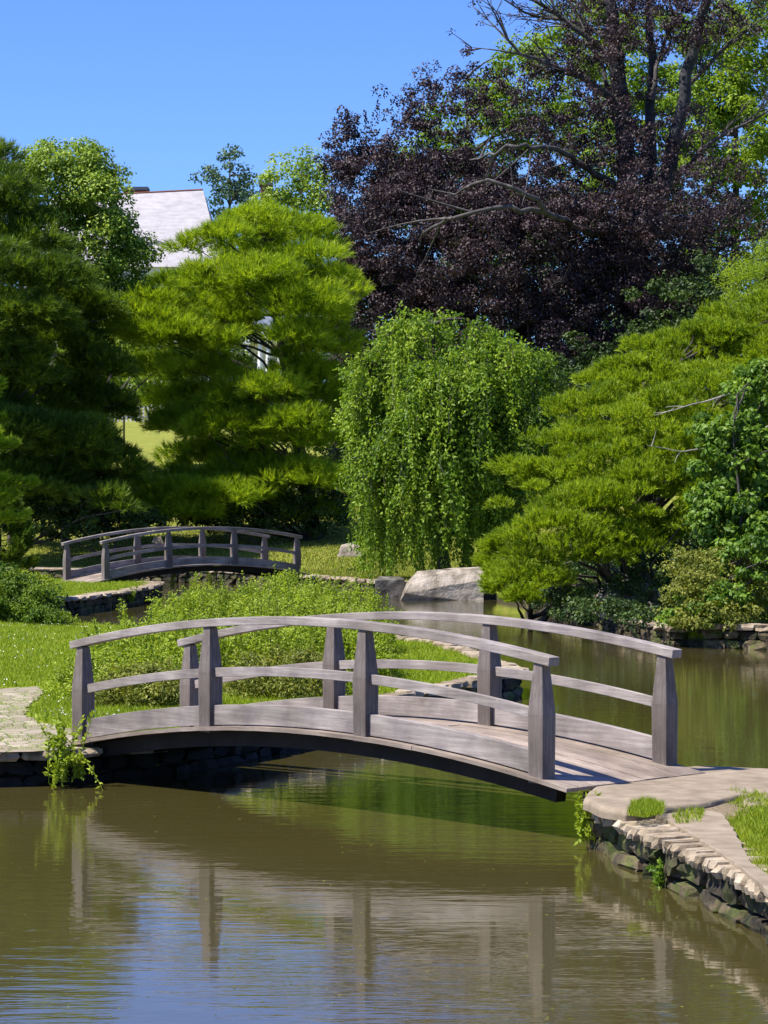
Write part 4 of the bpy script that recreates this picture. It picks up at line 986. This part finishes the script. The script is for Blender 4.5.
p = gp(740, 640, .1); plant(p[0], p[1], .05, .95, 12, 'upright yellow green weed before the pale stone edge at the right', .1, .09)
for px, lab in ((463, 'first small weed under the point seen between the far railing posts'), (475, 'second small weed under the point beside the dark corner')):
    p = gp(px, 690, .05); plant(p[0], p[1], .03, .3, 6, lab, .03, .05)

# ------------------------------------------------------------------ grass
def blades(name, P, h, w, kind='stuff', label=None, cat=None, lean=.45, tint=None, mat=L_GRASS):
    n = len(P); D = unit(np.stack([rng.normal(0, lean, n), rng.normal(0, lean, n), np.ones(n)], 1)); S = unit(np.cross(D, rdir(n)))
    hh = (h * rng.uniform(.5, 1.3, n))[:, None]
    V = np.stack([P - S * w / 2, P + S * w / 2, P + D * hh], 1).reshape(-1, 3); T = np.repeat(rng.uniform(0, 1, n) if tint is None else tint, 3)
    o = mesh_np(name, V, np.arange(n * 3).reshape(n, 3), mat, None, False, T)
    tag(o, label, cat, None, kind); return o
def scatter(n, xr, yr, poly, margin=.05, avoid=None, power=1.0):
    Y = 1 / (rng.uniform(1 / yr[1], 1 / yr[0], n)) if power else rng.uniform(*yr, n)
    s = rng.uniform(xr[0], xr[1], n); X = (s - CX) * Y / F
    k = sdist(poly, X, Y) > margin; X, Y = X[k], Y[k]
    if avoid is not None:
        k = sdist(avoid, X, Y) < rng.uniform(-.28, .05, len(X)) ; X, Y = X[k], Y[k]
    return np.stack([X, Y, landz(X, Y) - .005], 1)
blades('near_grass', scatter(230000, (-60, 560), (25, 56), LEFT, .12, PATHW), .075, .014, label='short bright grass on the left lawn and the point', cat='grass')
blades('lawn_point_grass', scatter(60000, (-60, 190), (61, 86), PENIN, .35), .09, .025, label='bright grass on the lawn point before the small bridge', cat='grass')
blades('far_grass', scatter(160000, (-60, 620), (77, 135), MAIN, .45), .12, .04, mat=L_DRYGRASS, label='sunlit grass on the far lawn', cat='grass')
# grass in the path joints
pp = scatter(30000, (-40, 100), (23.8, 32), PATHW, .02); blades('path_grass', pp[np.array([mnoise.noise(Vector((p[0] * 2.5, p[1] * 1.5, 0))) for p in pp]) >  .0] , .035, .010, label='tufts of grass between the path stones', cat='grass')
def px_patch(poly_px, z, n):
    Wp = [gp(x, y, z)[:2] for x, y in poly_px]; A = np.array(Wp); X = rng.uniform(A[:, 0].min(), A[:, 0].max(), n); Y = rng.uniform(A[:, 1].min(), A[:, 1].max(), n)
    s = sdist(Wp, X, Y); k = s > 0; return np.stack([X[k], Y[k], np.full(k.sum(), z)], 1), s[k]
P, s = px_patch([(628, 815), (632, 804), (650, 801), (664, 806), (662, 814), (645, 817)], .425, 4500)
P[:, 2] = .42; blades('grass_tuft', P, .06, .007, 'thing', 'small bright grass tuft on the slabs near the coping', 'grass tuft')
P, s = px_patch([(672, 816), (690, 806), (705, 812), (700, 822), (676, 824)], .38, 900)
blades('grass_tuft', P, .05, .007, 'thing', 'thin low grass tuft between the two right hand slabs', 'grass tuft')
P, s = px_patch([(700, 803), (735, 792), (768, 802), (860, 800), (860, 960), (768, 888), (748, 872), (738, 845), (726, 820)], .33, 90000)
P[:, 2] = .32 + .13 * sstep(0, .3, s) * rng.uniform(.3, 1, len(s)) * np.array([.65 + .7 * mnoise.noise(Vector((p[0] * 7, p[1] * 7, 0))) for p in P])
blades('bank_grass', P, .06, .008, label='thick bright grass on the right hand bank', cat='grass', lean=.6)

cp = scatter(1000, (-40, 120), (27, 52), LEFT, .3, PATHW); cp = cp[np.array([mnoise.noise(Vector((p[0] * .8, p[1] * .5, 3))) for p in cp]) > -.05]
cf = Leaves(); cf.add(cp + np.array([0, 0, .07]), rdir(len(cp)), rdir(len(cp)), .022, .022, 1.0)
_e = bpy.data.objects.new('tmp', None); co_ = cf.build('clover_flowers', surf_mat('clover', [(.3, (.55, .52, .42)), (.7, (.7, .66, .56))], 3, bump=0), _e); co_.parent = None; bpy.data.objects.remove(_e)
tag(co_, 'pale clover heads dotted over the left lawn', 'flowers', None, 'stuff')
n = 260; fy = 1 / rng.uniform(1 / 46, 1 / 12.5, n); fx = (rng.uniform(-20, 790, n) - CX) * fy / F
k = np.ones(n, bool)
for q in (LEFT, RIGHT, PENIN, MAIN): k &= sdist(q, fx, fy) < -.05
fl = Leaves(); P = np.stack([fx[k], fy[k], np.full(k.sum(), .004)], 1); D = rng.normal(0, 1, P.shape); D[:, 2] = 0
fl.add(P, D, np.tile([0, 0, 1.], (len(P), 1)), rng.uniform(.012, .035, len(P)), .016, rng.uniform(0, 1, len(P)))
_e = bpy.data.objects.new('tmp', None); fo = fl.build('floating_leaves', L_OLIVE, _e); fo.parent = None; bpy.data.objects.remove(_e)
tag(fo, 'tiny leaf scraps floating on the pond surface', 'leaves', None, 'stuff')
# ------------------------------------------------------------------ light, sky, camera
S = Vector((-.50, -.18, .84)).normalized()
sun = bpy.data.lights.new('sun', 'SUN'); sun.energy = 4.8; sun.angle = math.radians(.53); sun.color = (1, .94, .83)
so = bpy.data.objects.new('sun', sun); COL.objects.link(so); so.rotation_euler = S.to_track_quat('Z', 'Y').to_euler()
w = bpy.data.worlds.new('World'); scene.world = w; w.use_nodes = True; nt = w.node_tree; nt.nodes.clear()
o = nt.nodes.new('ShaderNodeOutputWorld'); bg = nt.nodes.new('ShaderNodeBackground'); sk = nt.nodes.new('ShaderNodeTexSky')
sk.sky_type = 'NISHITA'; sk.sun_disc = False; sk.sun_elevation = math.asin(S.z); sk.sun_rotation = math.atan2(S.x, S.y)
sk.air_density = 1.0; sk.dust_density = .5; sk.ozone_density = 4.0
bg.inputs['Strength'].default_value = .108
hs = nt.nodes.new('ShaderNodeHueSaturation'); hs.inputs['Saturation'].default_value = 1.12; hs.inputs['Hue'].default_value = .52
nt.links.new(sk.outputs[0], hs.inputs['Color']); tn = nt.nodes.new('ShaderNodeMix'); tn.data_type = 'RGBA'; tn.blend_type = 'MULTIPLY'; tn.inputs[0].default_value = 1; tn.inputs[7].default_value = (.51, .72, 1.0, 1)
nt.links.new(hs.outputs[0], tn.inputs[6]); nt.links.new(tn.outputs[2], bg.inputs[0]); nt.links.new(bg.outputs[0], o.inputs[0])
cam = bpy.data.cameras.new('camera'); co = bpy.data.objects.new('camera', cam); COL.objects.link(co)
co.location = (0, 0, HC); co.rotation_euler = (math.pi / 2, 0, 0)
cam.sensor_fit = 'VERTICAL'; cam.sensor_height = 36; cam.lens = F * 36 / 1024; cam.clip_end = 5000; cam.clip_start = .1
scene.camera = co
vs = scene.view_settings; vs.view_transform = 'Standard'; vs.look = 'None'; vs.gamma = 1; vs.exposure = 1.0
